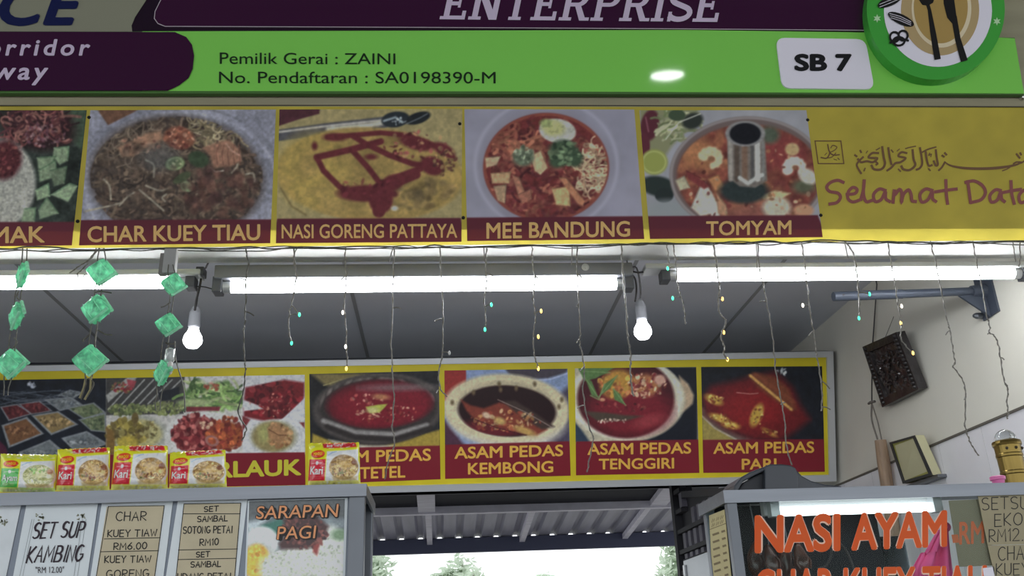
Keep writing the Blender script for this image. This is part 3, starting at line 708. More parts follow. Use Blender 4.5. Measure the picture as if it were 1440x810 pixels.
def art_bandung(c):
    c.mottle(.05, 40); c.ring(768, 232, 100, 92, 3, (128, 126, 142), 0, 3); c.ell(768, 236, 92, 82, (104, 98, 110), 0, 6, .6)
    c.ell(768, 235, 88, 76, (92, 36, 36), 0, 1.5); m = c.region('ell', 768, 235, 86, 74)
    c.ring(768, 235, 86, 74, 4, (112, 54, 44), 0, 1); c.strands(768, 240, 80, 68, 160, 26, 4, [(104, 52, 44), (84, 34, 36), (124, 72, 56), (70, 30, 34)], .4, m)
    c.bits(768, 240, 80, 68, 120, 2, 7, [(116, 64, 54), (78, 34, 36), (100, 50, 44)], m, .7, 1.5)
    c.strands(832, 240, 22, 36, 110, 18, 2.4, [(146, 122, 94), (124, 98, 76), (158, 138, 110)], .8, m); c.strands(720, 200, 35, 14, 40, 24, 4, [(130, 80, 60), (112, 60, 48)], .3, m, ang=-.3)
    c.ell(784, 184, 26, 17, (140, 140, 132), 8, 1); c.ell(778, 180, 16, 11, (140, 140, 90), 8, 3); c.ell(768, 173, 9, 6, (118, 126, 78), 0, 2)
    for p, col in (([(682, 222), (704, 220), (698, 232), (684, 236)], (148, 124, 96)), ([(690, 244), (718, 242), (716, 258), (692, 258)], (150, 118, 84)), ([(694, 262), (712, 260), (710, 286), (700, 282)], (138, 112, 86)), ([(746, 220), (760, 212), (770, 236), (760, 246), (752, 240)], (158, 134, 100)), ([(776, 266), (800, 262), (802, 290), (782, 288)], (160, 128, 86)), ([(786, 250), (796, 250), (822, 282), (820, 290), (812, 286)], (140, 92, 66)), ([(720, 246), (730, 250), (742, 280), (730, 278)], (136, 90, 70)), ([(728, 274), (746, 266), (748, 280), (734, 286)], (128, 80, 64))): c.poly(p, col, 1); c.line(p[:3], 1, tuple(v * .7 for v in col))
    for x, y, rx, ry, t in ((792, 210, 20, 13, 0), (806, 222, 14, 12, 30), (784, 226, 12, 10, 0)): c.ell(x, y, rx, ry, (50, 66, 48), t, 3)
    c.bits(796, 216, 24, 17, 70, 1, 5, [(70, 88, 62), (40, 54, 40), (88, 104, 76)]); c.ell(736, 222, 15, 12, (76, 84, 68), 0, 3); c.bits(736, 218, 14, 12, 40, 1, 4, [(128, 136, 112), (70, 80, 62), (100, 110, 90)])
    c.mottle(.14, 4, m, 4)
def art_tomyam(c):
    c.mottle(.06, 30); c.poly([(899, 150), (985, 150), (975, 172), (945, 205), (925, 235), (903, 235)], (104, 104, 74), 3)
    c.ell(914, 176, 13, 22, (72, 28, 38), 10, 1.5); c.line([(908, 165), (912, 185)], 2, (110, 60, 70)); c.ell(906, 205, 8, 18, (76, 30, 40)); c.ell(920, 228, 19, 18, (116, 122, 56), 0, 1.5); c.ring(920, 228, 16, 15, 2, (134, 138, 80))
    c.strands(945, 180, 26, 22, 60, 22, 3, [(120, 122, 90), (90, 100, 64), (140, 140, 112)], .3, ang=-.9); c.ell(974, 170, 15, 11, (36, 40, 36), -20, 2); c.ell(952, 162, 12, 8, (50, 62, 44)); c.line([(936, 196), (955, 172), (985, 160)], 1.5, (150, 150, 140))
    c.ell(926, 262, 26, 14, (32, 40, 38), 10, 2); c.ell(934, 275, 13, 10, (30, 36, 36)); c.ell(940, 300, 36, 18, (108, 112, 116), 0, 6)
    c.ell(1052, 246, 110, 82, (86, 72, 70), 0, 1.5); c.ring(1052, 246, 108, 80, 3, (112, 104, 104), 0, 1); c.ell(1053, 248, 101, 73, (98, 50, 40), 0, 2); m = c.region('ell', 1053, 248, 101, 73)
    c.bits(1053, 248, 100, 72, 260, 3, 12, [(108, 54, 42), (82, 36, 36), (122, 74, 50), (96, 42, 36)], m, .7, 2); c.ell(980, 215, 28, 22, (140, 92, 56), 0, 8, .8, m); c.ell(1100, 215, 30, 26, (112, 44, 44), 0, 8, .8, m); c.ell(1070, 300, 60, 14, (112, 66, 56), 0, 6, .8, m)
    def prawn(x, y, r, col, a0):
        for k in range(9):
            t = math.radians(a0 + k * 30); q = 1 - k * .05; c.ell(x + r * .6 * math.cos(t), y + r * .55 * math.sin(t), r * .42 * q, r * .36 * q, tuple(v * (1 - .03 * (k % 2)) for v in col), math.degrees(t), 1.5)
        c.ell(x, y, r * .2, r * .16, (110, 74, 50), 0, 1.5)
    prawn(1000, 223, 19, (160, 146, 112), 200); prawn(1118, 236, 18, (166, 160, 146), 160)
    for p, col in (([(972, 292), (985, 262), (992, 256), (1000, 270), (1004, 300), (985, 304)], (150, 146, 136)), ([(1000, 270), (1008, 285), (1012, 304), (1000, 304)], (158, 154, 144)), ([(1008, 272), (1022, 290), (1022, 304), (1010, 300)], (140, 104, 78)), ([(996, 252), (1010, 246), (1018, 262), (1006, 268)], (142, 96, 60)), ([(965, 240), (985, 250), (998, 262), (990, 266), (968, 252)], (100, 40, 40)), ([(1068, 276), (1090, 268), (1112, 272), (1098, 280), (1074, 280)], (158, 134, 96)), ([(950, 254), (962, 248), (970, 264), (956, 268)], (140, 134, 110))): c.poly(p, col, 1.5); c.line(p[:3], 1.2, tuple(v * .75 for v in col))
    c.ell(1092, 292, 20, 15, (146, 140, 124), 0, 3); c.ell(1130, 296, 14, 9, (150, 108, 80), 0, 2); c.ell(1114, 210, 10, 9, (146, 122, 84), 0, 1.5); c.ell(1130, 262, 16, 10, (70, 72, 54), 0, 4); c.ell(1082, 190, 14, 12, (64, 72, 58), 0, 4); c.ell(1136, 248, 14, 10, (150, 146, 136), 30, 2)
    c.bits(1053, 260, 95, 60, 60, 1, 4, [(160, 130, 100), (84, 36, 34), (130, 84, 56)], m, .8)
    c.ell(1046, 268, 34, 18, (34, 42, 42), 0, 3)
    c.poly([(1022, 186), (1075, 186), (1079, 254), (1062, 264), (1040, 262), (1024, 250)], (92, 84, 78), 1.2)
    for x, w, col in ((1027, 6, (122, 116, 110)), (1036, 7, (70, 58, 50)), (1047, 8, (98, 74, 60)), (1058, 5, (64, 62, 62)), (1065, 7, (158, 158, 158)), (1073, 4, (96, 94, 92))): c.line([(x, 200), (x + .5, 252)], w, col, 1.5)
    c.ell(1048, 188, 28, 18, (106, 104, 104), 0, 1); c.ell(1048, 188, 22, 15, (18, 18, 24), 0, 1); c.line([(1040, 250), (1052, 258), (1064, 250), (1072, 246)], 5, (150, 154, 154), 1.5)
    c.mottle(.1, 4, m, 4)
fr_q = [
 ([(-150, 155), (122, 155), (110, 312), (-150, 312)], [(-150, 312.5), (110, 312), (101, 345), (-150, 348)], art_lemak, (34, 40, 36)),
 ([(127, 155), (388, 154), (382, 309), (113, 310)], [(113, 309.5), (382, 308.5), (380, 342), (111, 345)], art_noodle, (106, 106, 120)),
 ([(393, 154), (650, 153), (648, 307), (390, 308)], [(390, 307.5), (648, 306.5), (649, 340), (388, 342)], art_pattaya, (124, 112, 74)),
 ([(653, 153.5), (892, 154), (905, 303), (656, 306)], [(656, 306), (905, 304), (906, 336), (657, 339)], art_bandung, (112, 110, 126)),
 ([(899, 155), (1134, 155), (1150, 302), (910, 304)], [(910, 304), (1150, 302.5), (1157, 333.5), (914, 336)], art_tomyam, (116, 116, 124))]
for i, (q, cq, art, base) in enumerate(fr_q): panel(q, art, cq, 11 + i, base)
cap_m = mat('caption_gold', s2l((150, 128, 82)) / GF * .92, .45); add_translucent(cap_m, .35)
text(banner, 'LEMAK', B, rect(-48, 63, 319, 343, 318, 341), cap_m, .0012, .02)
text(banner, 'CHAR KUEY TIAU', B, rect(123, 366, 318, 341, 315, 338), cap_m, .0012, .02)
text(banner, 'NASI GORENG PATTAYA', B, rect(396, 643, 315.5, 335.5, 314.5, 334.5), cap_m, .0012, .014)
text(banner, 'MEE BANDUNG', B, rect(684, 886, 313, 336, 310.5, 333), cap_m, .0012, .02)
text(banner, 'TOMYAM', B, rect(993, 1113, 311, 331.5, 309.5, 330), cap_m, .0012, .02)
nail = mat('nail_head', rgb(30, 30, 32), .5, .5)
for x, y in [(125.5, 165.5), (109.5, 311.5), (646.5, 174.5), (651.5, 306.5), (1135.5, 169), (1154, 303)]:
    MB().lathe(B.at(x, y, 0), [(.005, 0), (.005, .003), (.002, .006)], 12, Vector((0, -1, 0))).build('nail_head', nail, banner)
# welcome lettering and calligraphy on the yellow end
maroon = mat('maroon_ink', s2l((78, 40, 38)) / GF, .5)
def zs(*a): return [(1120 + x / 3.52, 130 + y / 3.52) for x, y in a]
mb = MB()
sel = [zs((232, 445), (205, 435), (170, 445), (150, 468), (165, 490), (205, 498), (218, 520), (200, 545), (165, 552)),
 zs((250, 505), (290, 500), (300, 480), (280, 470), (258, 490), (255, 525), (280, 542), (318, 530)), zs((318, 530), (332, 480), (336, 430), (332, 500), (345, 540), (372, 535)),
 zs((440, 485), (410, 478), (382, 505), (390, 540), (420, 530), (440, 490), (442, 525), (462, 540)), zs((478, 545), (485, 480), (484, 510), (510, 480), (522, 500), (520, 545), (530, 505), (555, 482), (568, 505), (572, 535), (590, 540)),
 zs((672, 485), (640, 478), (612, 505), (620, 542), (650, 532), (672, 490), (674, 525), (690, 540)), zs((740, 435), (742, 500), (748, 550)), zs((688, 492), (740, 484), (792, 478)),
 zs((848, 440), (855, 490), (862, 545)), zs((838, 445), (880, 438), (920, 460), (936, 495), (915, 530), (865, 545)),
 zs((1010, 485), (985, 482), (958, 510), (965, 542), (995, 532), (1012, 490), (1015, 525), (1030, 540)), zs((1062, 440), (1066, 500), (1078, 550)), zs((1025, 495), (1070, 486), (1110, 480)),
 zs((1160, 485), (1130, 482), (1102, 510), (1110, 545), (1140, 532), (1160, 490), (1164, 525), (1180, 540))]
for p in sel: ribbon(mb, B, [tuple(v)[:2] for v in catmull([(x, y, 0) for x, y in p], 4)], 4.5, .0012)
mb.build('lettering', maroon, banner)
calm = mat('brown_ink', s2l((62, 42, 24)) / GF, .5); mb = MB()
cal = [(zs((735, 345), (765, 362), (830, 374), (920, 377), (1010, 372), (1080, 360), (1120, 345)), [1.2, 2.6, 3.0, 1.4]),
 (zs((1120, 345), (1090, 345), (1050, 375), (1020, 388)), 1.2), (zs((1127, 340), (1110, 350), (1092, 344), (1075, 352)), 1.6),
 (zs((735, 345), (720, 370), (705, 385)), 2), (zs((690, 285), (694, 320), (700, 355), (690, 362), (680, 340)), 2.2), (zs((640, 295), (645, 330), (655, 362), (670, 360)), 2.2), (zs((612, 275), (620, 320), (622, 355), (610, 375), (595, 382)), 2.2),
 (zs((618, 298), (650, 282), (690, 270)), 1.6), (zs((575, 285), (580, 330), (588, 360), (560, 384), (530, 380), (520, 365)), 2.4), (zs((545, 300), (520, 296), (505, 315), (540, 325), (515, 345), (490, 350), (470, 372), (450, 386)), 2.2),
 (zs((455, 275), (462, 320), (470, 355)), 2.2), (zs((425, 270), (432, 320), (438, 355), (420, 380), (385, 380), (372, 362)), 2.4), (zs((405, 300), (375, 300), (358, 322), (400, 325), (380, 345), (350, 340), (320, 345), (305, 330)), 2.2),
 (zs((330, 320), (305, 345), (300, 365), (320, 400)), 2), (zs((395, 345), (402, 352), (395, 358)), 2), (zs((660, 300), (655, 312), (668, 305), (665, 318)), 1), (zs((540, 278), (560, 272), (590, 266)), 1.2), (zs((395, 285), (412, 275)), 1.2), (zs((498, 290), (510, 280)), 1), (zs((735, 300), (742, 308)), 2.2), (zs((722, 312), (730, 318)), 2), (zs((316, 288), (320, 296)), 2), (zs((290, 310), (298, 316)), 2), (zs((470, 285), (478, 295)), 1.4), (zs((655, 378), (662, 386)), 1.6), (zs((505, 380), (515, 390)), 1.6), (zs((340, 375), (335, 388)), 1.4), (zs((1090, 305), (1096, 312)), 2), (zs((1108, 300), (1112, 308)), 2), (zs((1100, 318), (1105, 324)), 2), (zs((345, 300), (352, 290)), 1)]
for p, w in cal: ribbon(mb, B, [tuple(v)[:2] for v in catmull([(x, y, 0) for x, y in p], 5)], [q * 1.35 for q in w] if isinstance(w, list) else w * 1.35, .0012)
ribbon(mb, B, zs((92, 240), (220, 240), (235, 352), (108, 352), (92, 240)), 1.5, .0012)
for p, w in ((zs((155, 258), (160, 285), (165, 300), (150, 325), (122, 322)), 1.8), (zs((165, 298), (190, 285), (200, 270), (180, 262), (170, 275)), 1.3), (zs((165, 300), (185, 310), (212, 308)), 1.8), (zs((150, 325), (175, 320), (195, 300)), 1.3), (zs((140, 310), (150, 300)), 1), (zs((205, 325), (212, 332)), 1.4), (zs((185, 330), (200, 335)), 1)): ribbon(mb, B, [tuple(v)[:2] for v in catmull([(x, y, 0) for x, y in p], 4)], w, .0012)
mb.build('calligraphy', calm, banner)

# ================================================================== fluorescent battens behind the banner edge
tube_m = mat('tube_glow', (1, 1, 1), .4, emit=(.96, .98, 1.0), emit_s=TUBE)
hous_m = mat('batten_white', rgb(206, 208, 210), .45, noise=.05)
hous_shade = mat('batten_shaded', rgb(128, 130, 137), .5, noise=.1)  # shade on the middle housing put into a greyer batten colour
cap_g = mat('lamp_holder_grey', rgb(84, 86, 92), .6)
def batten(label, xa, xb, ya, yb, hx0, hx1, htop, hbot, Yt, below):
    a, b = onY(xa, ya, Yt), onY(xb, yb, Yt); z = (a.z + b.z) / 2; a.z = b.z = z
    h0, h1 = onY(hx0, (htop + hbot) / 2, 2.585).x, onY(hx1, (htop + hbot) / 2, 2.585).x
    xm = (hx0 + hx1) / 2 if hx0 > 0 else 140
    zt_, zb_ = onY(xm, htop, 2.565).z, onY(xm, hbot, 2.565).z
    t = thing('fluorescent_batten', label, 'light', ((a.x + b.x) / 2, 2.6, zb_), 'fluorescent tubes under the street beam')
    MB().box((h0, 2.562, zb_), (h1, 2.625, zt_)).build('housing', hous_shade if below else hous_m, t, bevel=.004)
    MB().tube([a, b], .018, 18).build('tube', tube_m, t, smooth=False)
    for s, p in ((-1, a), (1, b)):
        m2 = MB().box((p.x - .014 + s * .016, min(Yt - .022, 2.575), z - .023), (p.x + .014 + s * .016, 2.62, zb_ + .012)); m2.build('lamp_holder', cap_g, t, bevel=.003)
        MB().lathe(p, [(.0184, -.001), (.0184, .022)], 16, Vector((-s, 0, 0))).build('tube_cap', alu, t)
    if below: MB().lathe(onY(823, 376, 2.563), [(.012, 0), (.012, .003), (.006, .004), (.006, .009)], 14, Vector((0, -1, 0))).build('starter', alu, t)
    return t
batten('lit fluorescent batten at the left, behind the green hanging ornaments', -330, 262, 401, 397.5, -350, 284, 379, 387, 2.60, False)
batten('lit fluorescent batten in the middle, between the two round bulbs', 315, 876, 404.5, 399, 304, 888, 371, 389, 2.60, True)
batten('lit fluorescent batten at the right, above the wall bracket arm', 941, 1433, 388, 384.5, 905, 1442, 369, 376, 2.60, False)

# two bare bulbs hanging from the ceiling
bulb_m = mat('bulb_glow', (1, 1, 1), .4, emit=(.95, .97, 1.0), emit_s=BULB)
wire_m = mat('dark_wire', rgb(62, 60, 62), .6)
sock_m = mat('grey_socket', rgb(120, 122, 128), .5)
for lab, (x, y), top in (('lit round bulb hanging at the left, beside the longest green ornament string', (271, 478), (279, 392)), ('lit round bulb hanging at the right, between middle and right battens', (904, 466), (893, 390))):
    c = onY(x, y, 2.95); r = 13.5 * 2.95 / FPX; 
    t = thing('hanging_bulb', lab, 'bulb', c, 'bare bulbs under the ceiling')
    MB().lathe(c, [(.001, -r), (r * .6, -r * .82), (r * .95, -r * .35), (r, 0), (r * .9, r * .45), (r * .6, r * .95), (r * .48, r * 1.4)], 24).build('bulb', bulb_m, t, smooth=True)
    MB().lathe(c + Vector((0, 0, r * 1.35)), [(r * .5, 0), (r * .62, .004), (r * .62, .05), (r * .4, .07), (r * .12, .08)], 20).build('socket', sock_m, t, smooth=False)
    q = onY(top[0], top[1], 2.8); pts = catmull([c + Vector((0, 0, r + .075)), c + Vector((.004, -.01, r + .13)), c + Vector((-.006, -.02, r + .2)), Vector((q.x, 2.9, q.z + .1)), Vector((q.x + .01, 2.9, ZC))], 5)
    MB().tube(pts, .0032, 6).build('cord', wire_m, t)

# loose wires and a junction block between the left and middle battens
for lab, pts, r in (('dark tangle of wire dangling between left and middle battens', [(285, 382, 2.6), (283, 390, 2.6), (281, 402, 2.6), (277, 418, 2.62), (274, 436, 2.66)], .004),
                    ('thin grey wire looped along the ceiling between left and middle battens', [(240, 405, 2.6), (262, 404, 2.62), (284, 403, 2.6), (304, 408, 2.62)], .0018),
                    ('short dark wire dangling below the gap between middle and right battens', [(886, 384, 2.6), (893, 392, 2.6), (895, 408, 2.62), (893, 424, 2.66)], .003),
                    ('short dark wire joining the middle batten to the right batten', [(884, 380, 2.61), (896, 383, 2.6), (908, 382, 2.6), (920, 380, 2.61)], .003)):
    tag(MB().tube(catmull([onY(x, y, Y) for x, y, Y in pts], 5), r, 6).build('loose_wire', wire_m), lab, 'wire')
p = onY(284, 386, 2.6); jb = MB().box((p.x - .012, 2.57, p.z - .012), (p.x + .012, 2.61, p.z + .014))
tag(jb.build('junction_block', cap_g, bevel=.003), 'small grey terminal block at the right end of the left batten', 'connector')

# ================================================================== icicle string lights along the banner edge
YF = 2.33
fw_m = mat('clear_wire', rgb(118, 114, 106), .4, noise=.3, nscale=120)
fd_m = mat('dark_green_wire', rgb(84, 82, 74), .5, noise=.4, nscale=80)
led_g = mat('led_green', (.05, .6, .35), .3, emit=(.06, .9, .42), emit_s=2.2)
led_a = mat('led_amber', (.7, .4, .1), .3, emit=(1.0, .58, .14), emit_s=2.6)
led_w = mat('led_warm', (.7, .65, .6), .3, emit=(1.0, .86, .7), emit_s=3)
led_o = mat('led_unlit', rgb(200, 200, 196), .25)
p0 = onY(700, 346, YF)
fl = thing('icicle_string_lights', 'icicle string of tiny green and amber lights hanging along the banner bottom edge', 'string lights', p0)
r = random.Random(3)
for k in range(3):
    pts = []; x = -60
    while x < 1500:
        yb = np.interp(x, [-60, 0, 560, 720, 1000, 1440, 1500], [352, 351, 348, 347, 341, 341, 341]); pts.append(onY(x, yb + r.uniform(-3.0, 3.0) + k * 1.2 - 1, YF + .004 * (k - 1))); x += r.uniform(24, 46)
    MB().tube(catmull(pts, 4), .0016 if k else .0022, 5).build('main_cable', fd_m, fl)
def strand(pts, leds=(), dark=False, r_=.0015, twigs=(), Y=YF):
    pp = catmull([onY(x, y, Y + r.uniform(-.003, .003)) for x, y in pts], 6); q = []
    for i, p in enumerate(pp): q.append(p + Vector((r.uniform(-1, 1) * .0012, r.uniform(-1, 1) * .001, 0)))
    m2 = MB().tube(q, r_, 5)
    if len(pts) > 3: m2.tube([p + Vector((.0022 * math.sin(i * 1.3), .0022 * math.cos(i * 1.3), 0)) for i, p in enumerate(q)], r_ * .7, 5)
    for (x, y), (x2, y2) in twigs: m2.tube(catmull([onY(x, y, Y), onY((x + x2) / 2, (y + y2) / 2 - 1, Y), onY(x2, y2, Y - .004)], 3), r_ * 1.1, 5)
    for (x, y, c) in leds:
        j = min(q, key=lambda p: (p - onY(x, y, Y)).length); e = onY(x, y, Y)
        if (j - e).length > .008: m2.tube([j, j.lerp(e, .5) + Vector((0, 0, .003)), e], r_, 5)
    s = m2.build('strand', fd_m if dark else fw_m, fl)
    for (x, y, c) in leds:
        e = onY(x, y, Y); mm = {'g': led_g, 'a': led_a, 'w': led_w, 'o': led_o}[c]
        MB().lathe(e, [(.001, -.005), (.003, -.0025), (.0036, .001), (.003, .004), (.0016, .007)], 10).build('led', mm, s, smooth=True)
strand([(345, 349), (349, 372), (346, 395), (345, 440), (343, 470), (344, 505), (345, 522), (342, 550), (335, 582), (346, 602), (340, 620)], dark=True, twigs=[((345, 438), (357, 444)), ((346, 394), (337, 392))])
strand([(413, 347), (415, 372), (416, 391), (411, 424), (407, 440), (406, 462), (410, 483)], [(421, 443, 'g'), (410, 483, 'g')], twigs=[((411, 430), (419, 441))])
strand([(418, 347), (413, 365), (418, 392)], r_=.0015)
strand([(486, 347), (485, 365), (487, 390), (484, 430), (487, 460), (487, 490), (489, 505), (487, 519)], [(482, 440, 'w'), (486, 488, 'w'), (487, 519, 'a')], twigs=[((486, 388), (477, 397))])
strand([(554, 347), (553, 385), (552, 430), (550, 480), (551, 505), (552, 532), (554, 560), (552, 600), (555, 622), (546, 650), (541, 674)], twigs=[((553, 433), (564, 434)), ((553, 348), (547, 368))])
strand([(619, 348), (620, 385), (622, 420), (623, 470), (622, 500), (617, 522), (619, 545), (628, 558)], [(632, 497, 'o')], twigs=[((622, 448), (611, 452)), ((617, 548), (614, 553))])
strand([(685, 347), (683, 370), (684, 400), (681, 422), (683, 450), (682, 464)], [(691, 429, 'g'), (682, 464, 'g')], twigs=[((684, 384), (693, 388))])
strand([(680, 347), (681, 368)], r_=.0015)
strand([(748, 346), (749, 370), (752, 392), (750, 420), (753, 445), (750, 470), (751, 495), (754, 508), (757, 519)], [(761, 438, 'a'), (757, 474, 'a'), (757, 519, 'a')], twigs=[((752, 388), (757, 393))])
strand([(812, 345), (811, 370), (812, 392), (814, 430), (816, 465), (815, 480), (819, 500), (822, 525), (820, 548), (826, 590), (834, 618), (829, 645), (826, 664)], twigs=[((812, 385), (820, 393)), ((814, 428), (811, 432)), ((816, 476), (811, 482)), ((822, 516), (816, 522)), ((821, 570), (812, 574))])
strand([(805, 345), (804, 372)], r_=.0015)
strand([(874, 345), (875, 370), (877, 400), (880, 430), (882, 465), (885, 485), (887, 500), (886, 518), (888, 540), (891, 557)], r_=.0022)
strand([(946, 342), (949, 360), (952, 384), (954, 405), (959, 420), (963, 440), (964, 456)], [(939, 378, 'g'), (946, 420, 'g')])
strand([(937, 342), (940, 358), (941, 370)], r_=.0015)
strand([(1003, 341), (1007, 365), (1009, 385), (1012, 405), (1010, 425), (1013, 442), (1021, 452), (1014, 472), (1019, 488), (1018, 497), (1023, 506)], [(1016, 421, 'a'), (1018, 468, 'a'), (1023, 506, 'a')], r_=.0022)
strand([(1066, 340), (1068, 378), (1074, 402), (1079, 430), (1084, 455), (1087, 480), (1090, 514), (1096, 550), (1103, 590), (1106, 625), (1113, 654)], twigs=[((1077, 424), (1068, 424)), ((1104, 566), (1098, 569))])
strand([(1064, 340), (1065, 380), (1070, 380)], r_=.0014)
strand([(1127, 340), (1131, 365), (1134, 390), (1137, 420), (1141, 450), (1144, 465), (1147, 490), (1149, 503), (1153, 525), (1156, 552), (1155, 578)], [(1129, 430, 'w')], twigs=[((1144, 465), (1137, 473)), ((1156, 536), (1167, 547)), ((1156, 572), (1168, 576))])
strand([(1188, 339), (1199, 355), (1204, 375), (1206, 395), (1208, 420), (1209, 447)], [(1223, 414, 'g'), (1208, 448, 'g')], r_=.0022)
strand([(1187, 339), (1192, 363)], r_=.0015)
strand([(1249, 340), (1252, 365), (1258, 395), (1261, 415), (1263, 430), (1267, 455), (1267, 475), (1275, 488), (1284, 497)], [(1268, 431, 'w'), (1267, 455, 'a'), (1284, 497, 'a')])
strand([(1308, 339), (1314, 362), (1320, 390), (1325, 415), (1332, 450), (1336, 465), (1340, 490), (1343, 510), (1341, 516), (1354, 535), (1358, 558), (1357, 595), (1360, 610), (1366, 625), (1376, 641)], twigs=[((1335, 465), (1330, 471)), ((1343, 509), (1341, 514)), ((1358, 558), (1356, 562))])
strand([(1368, 339), (1373, 365), (1378, 390), (1384, 420), (1388, 445), (1392, 460), (1391, 468), (1398, 472), (1404, 485), (1407, 505), (1412, 535), (1417, 545), (1416, 565), (1418, 580), (1416, 589)], twigs=[((1392, 468), (1389, 470)), ((1407, 503), (1412, 506)), ((1413, 540), (1418, 548))])
strand([(1424, 340), (1427, 355), (1428, 368)], r_=.0015); strand([(1434, 340), (1435, 362), (1433, 375)], r_=.0018)
strand([(140, 349), (128, 363), (112, 374), (98, 384)], r_=.0016); strand([(136, 349), (122, 372), (110, 384), (112, 392), (120, 386)], r_=.0013)

# ================================================================== hanging green ketupat ornaments
ket_m = mat('green_translucent_plastic', rgb(158, 232, 198), .2, trans=.3, noise=.5, nscale=55, coat=.4); add_translucent(ket_m, .6)
band_m = mat('pale_green_band', rgb(186, 240, 214), .3, noise=.2, nscale=60); add_translucent(band_m, .5)
def ketupat(parent, x, y, Y, half, rot, yaw, thick, tail=0):
    c = onY(x, y, Y); ax = Vector((math.cos(yaw), math.sin(yaw), 0)); ay = Vector((-math.sin(yaw), math.cos(yaw), 0)); az = Vector((0, 0, 1))
    def P(u, v, w):
        cu, su = math.cos(rot), math.sin(rot); return c + ax * (u * cu - v * su) + az * (u * su + v * cu) + ay * w
    mb = MB(); h = half; N = 6; vs = []; fs = []
    # pillow faced woven cube
    for side in (-1, 1):
        for i in range(N + 1):
            for j in range(N + 1):
                u = -1 + 2 * i / N; v = -1 + 2 * j / N; b = (1 - u ** 4) * (1 - v ** 4); weave = .0012 * (1 if (i + j) % 2 else -1) * b
                vs.append(P(u * h * (.94 + .06 * (1 - abs(v) ** 3)), v * h * (.94 + .06 * (1 - abs(u) ** 3)), side * (thick * (.55 + .45 * b) + weave)))
    K = (N + 1) ** 2
    for i in range(N):
        for j in range(N):
            a = i * (N + 1) + j; fs.append([a, a + N + 1, a + N + 2, a + 1]); fs.append([K + a, K + a + 1, K + a + N + 2, K + a + N + 1])
    for i in range(N):
        for a, b in (((i, 0), (i + 1, 0)), ((i + 1, N), (i, N)), ((0, i + 1), (0, i)), ((N, i), (N, i + 1))):
            p = a[0] * (N + 1) + a[1]; q = b[0] * (N + 1) + b[1]; fs.append([p, q, K + q, K + p])
    mb.add(vs, fs); k = mb.build('ketupat', ket_m, parent, weld=True)
    e = MB()
    for d in (-.5, .5):
        for side in (-1, 1): e.tube([P(d * h, -h * .9, side * thick * .9), P(d * h, 0, side * (thick * 1.0 + .0005)), P(d * h, h * .9, side * thick * .9)], .0012, 4)
    e.tube([P(h, -h, thick * .5), P(h, h, thick * .5)], .005, 6); e.tube([P(-h, -h, -thick * .5), P(h, -h, -thick * .5)], .004, 6)
    e.build('woven_band', band_m, k)
    return c
YG = 2.30
def garland(label, top, beads, tail, extra=()):
    t = thing('ketupat_garland', label, 'ornament', onY(beads[-1][0], beads[-1][1] + 40, YG), 'green ketupat ornament strings')
    for b in beads: ketupat(t, b[0], b[1], YG, b[2] * YG / FPX * .74, b[3], b[4], b[5])
    chain = [top] + [(b[0], b[1]) for b in beads] + list(tail); mb = MB()
    for a, b in zip(chain[:-1], chain[1:]):
        for s in (-1, 1):
            mb.tube(catmull([onY(a[0] + s * 3, a[1], YG + .003 * s), onY((a[0] + b[0]) / 2 + s * (4 + r.uniform(-2, 2)), (a[1] + b[1]) / 2, YG + .003 * s), onY(b[0] + s * 3, b[1], YG + .003 * s)], 5), .0016, 5)
    for p in extra: mb.tube(catmull([onY(x, y, YG) for x, y in p], 5), .0019, 5)
    mb.build('twisted_wire', fd_m, t)
    return t
garland('string of narrow edge-on green plastic ketupat ornaments at the far left', (35, 349), [(31, 387, 20, .78, -.95, .011), (23, 444, 21, .75, -.85, .012), (15, 512, 22, .85, -.1, .017)], [(9, 545), (8, 556)], [[(26, 410), (24, 418), (30, 424)], [(20, 475), (24, 482), (18, 490)]])
g2 = garland('string of three large green plastic ketupat ornaments below the noodle photo', (143, 349), [(142, 383, 21, .72, .15, .016), (135, 435, 22, .66, -.3, .02), (126, 507, 23, .85, .25, .019)], [(124, 540), (117, 562)],
        [[(134, 411), (142, 410), (157, 412)], [(128, 460), (126, 470), (117, 478), (118, 480)], [(138, 464), (148, 470), (158, 471)], [(124, 532), (132, 540), (121, 560)], [(137, 457), (134, 475), (134, 490)]])
for q in ([(121, 530), (118, 545), (112, 560)], [(128, 530), (127, 548), (119, 562)]): MB().tube([onY(x, y, YG) for x, y in q], .003, 5).build('wrapped_tail', mat('straw_wrap', rgb(140, 132, 96), .8), g2)
g3 = garland('string of green plastic ketupat ornaments hanging under a grey plug box', (240, 372), [(244, 400, 18, .72, .4, .016), (236, 457, 18, .7, .2, .016), (228, 524, 19, .8, -.8, .012)], [(224, 555), (222, 577)],
        [[(240, 425), (232, 430), (226, 432)], [(233, 482), (240, 484), (247, 483)], [(246, 480), (247, 505), (258, 545), (260, 580)], [(238, 486), (232, 505), (230, 512)]])
tr_m = mat('clear_plastic_plug', rgb(190, 196, 196), .15, trans=.5)
p = onY(239, 500, YG); MB().lathe(p, [(.004, .02), (.012, .016), (.014, -.012), (.008, -.02)], 12).build('clear_connector', tr_m, g3, smooth=True)
p = onY(239, 516, YG - .012); MB().lathe(p, [(.004, .014), (.007, .01), (.007, -.016), (.003, -.02)], 10).build('small_lamp', led_o, g3, smooth=True)
pg = mat('grey_plug_plastic', rgb(150, 150, 148), .5, noise=.1)
pb_ = thing('string_light_controller', 'grey plug controller of the string lights fixed to banner edge above green ornament', 'plug', onY(238, 387, 2.32))
a, b = onY(233, 352, 2.32), onY(247, 386, 2.32)
MB().box((a.x, 2.305, b.z), (b.x, 2.33, a.z)).build('controller_case', pg, pb_, bevel=.004)
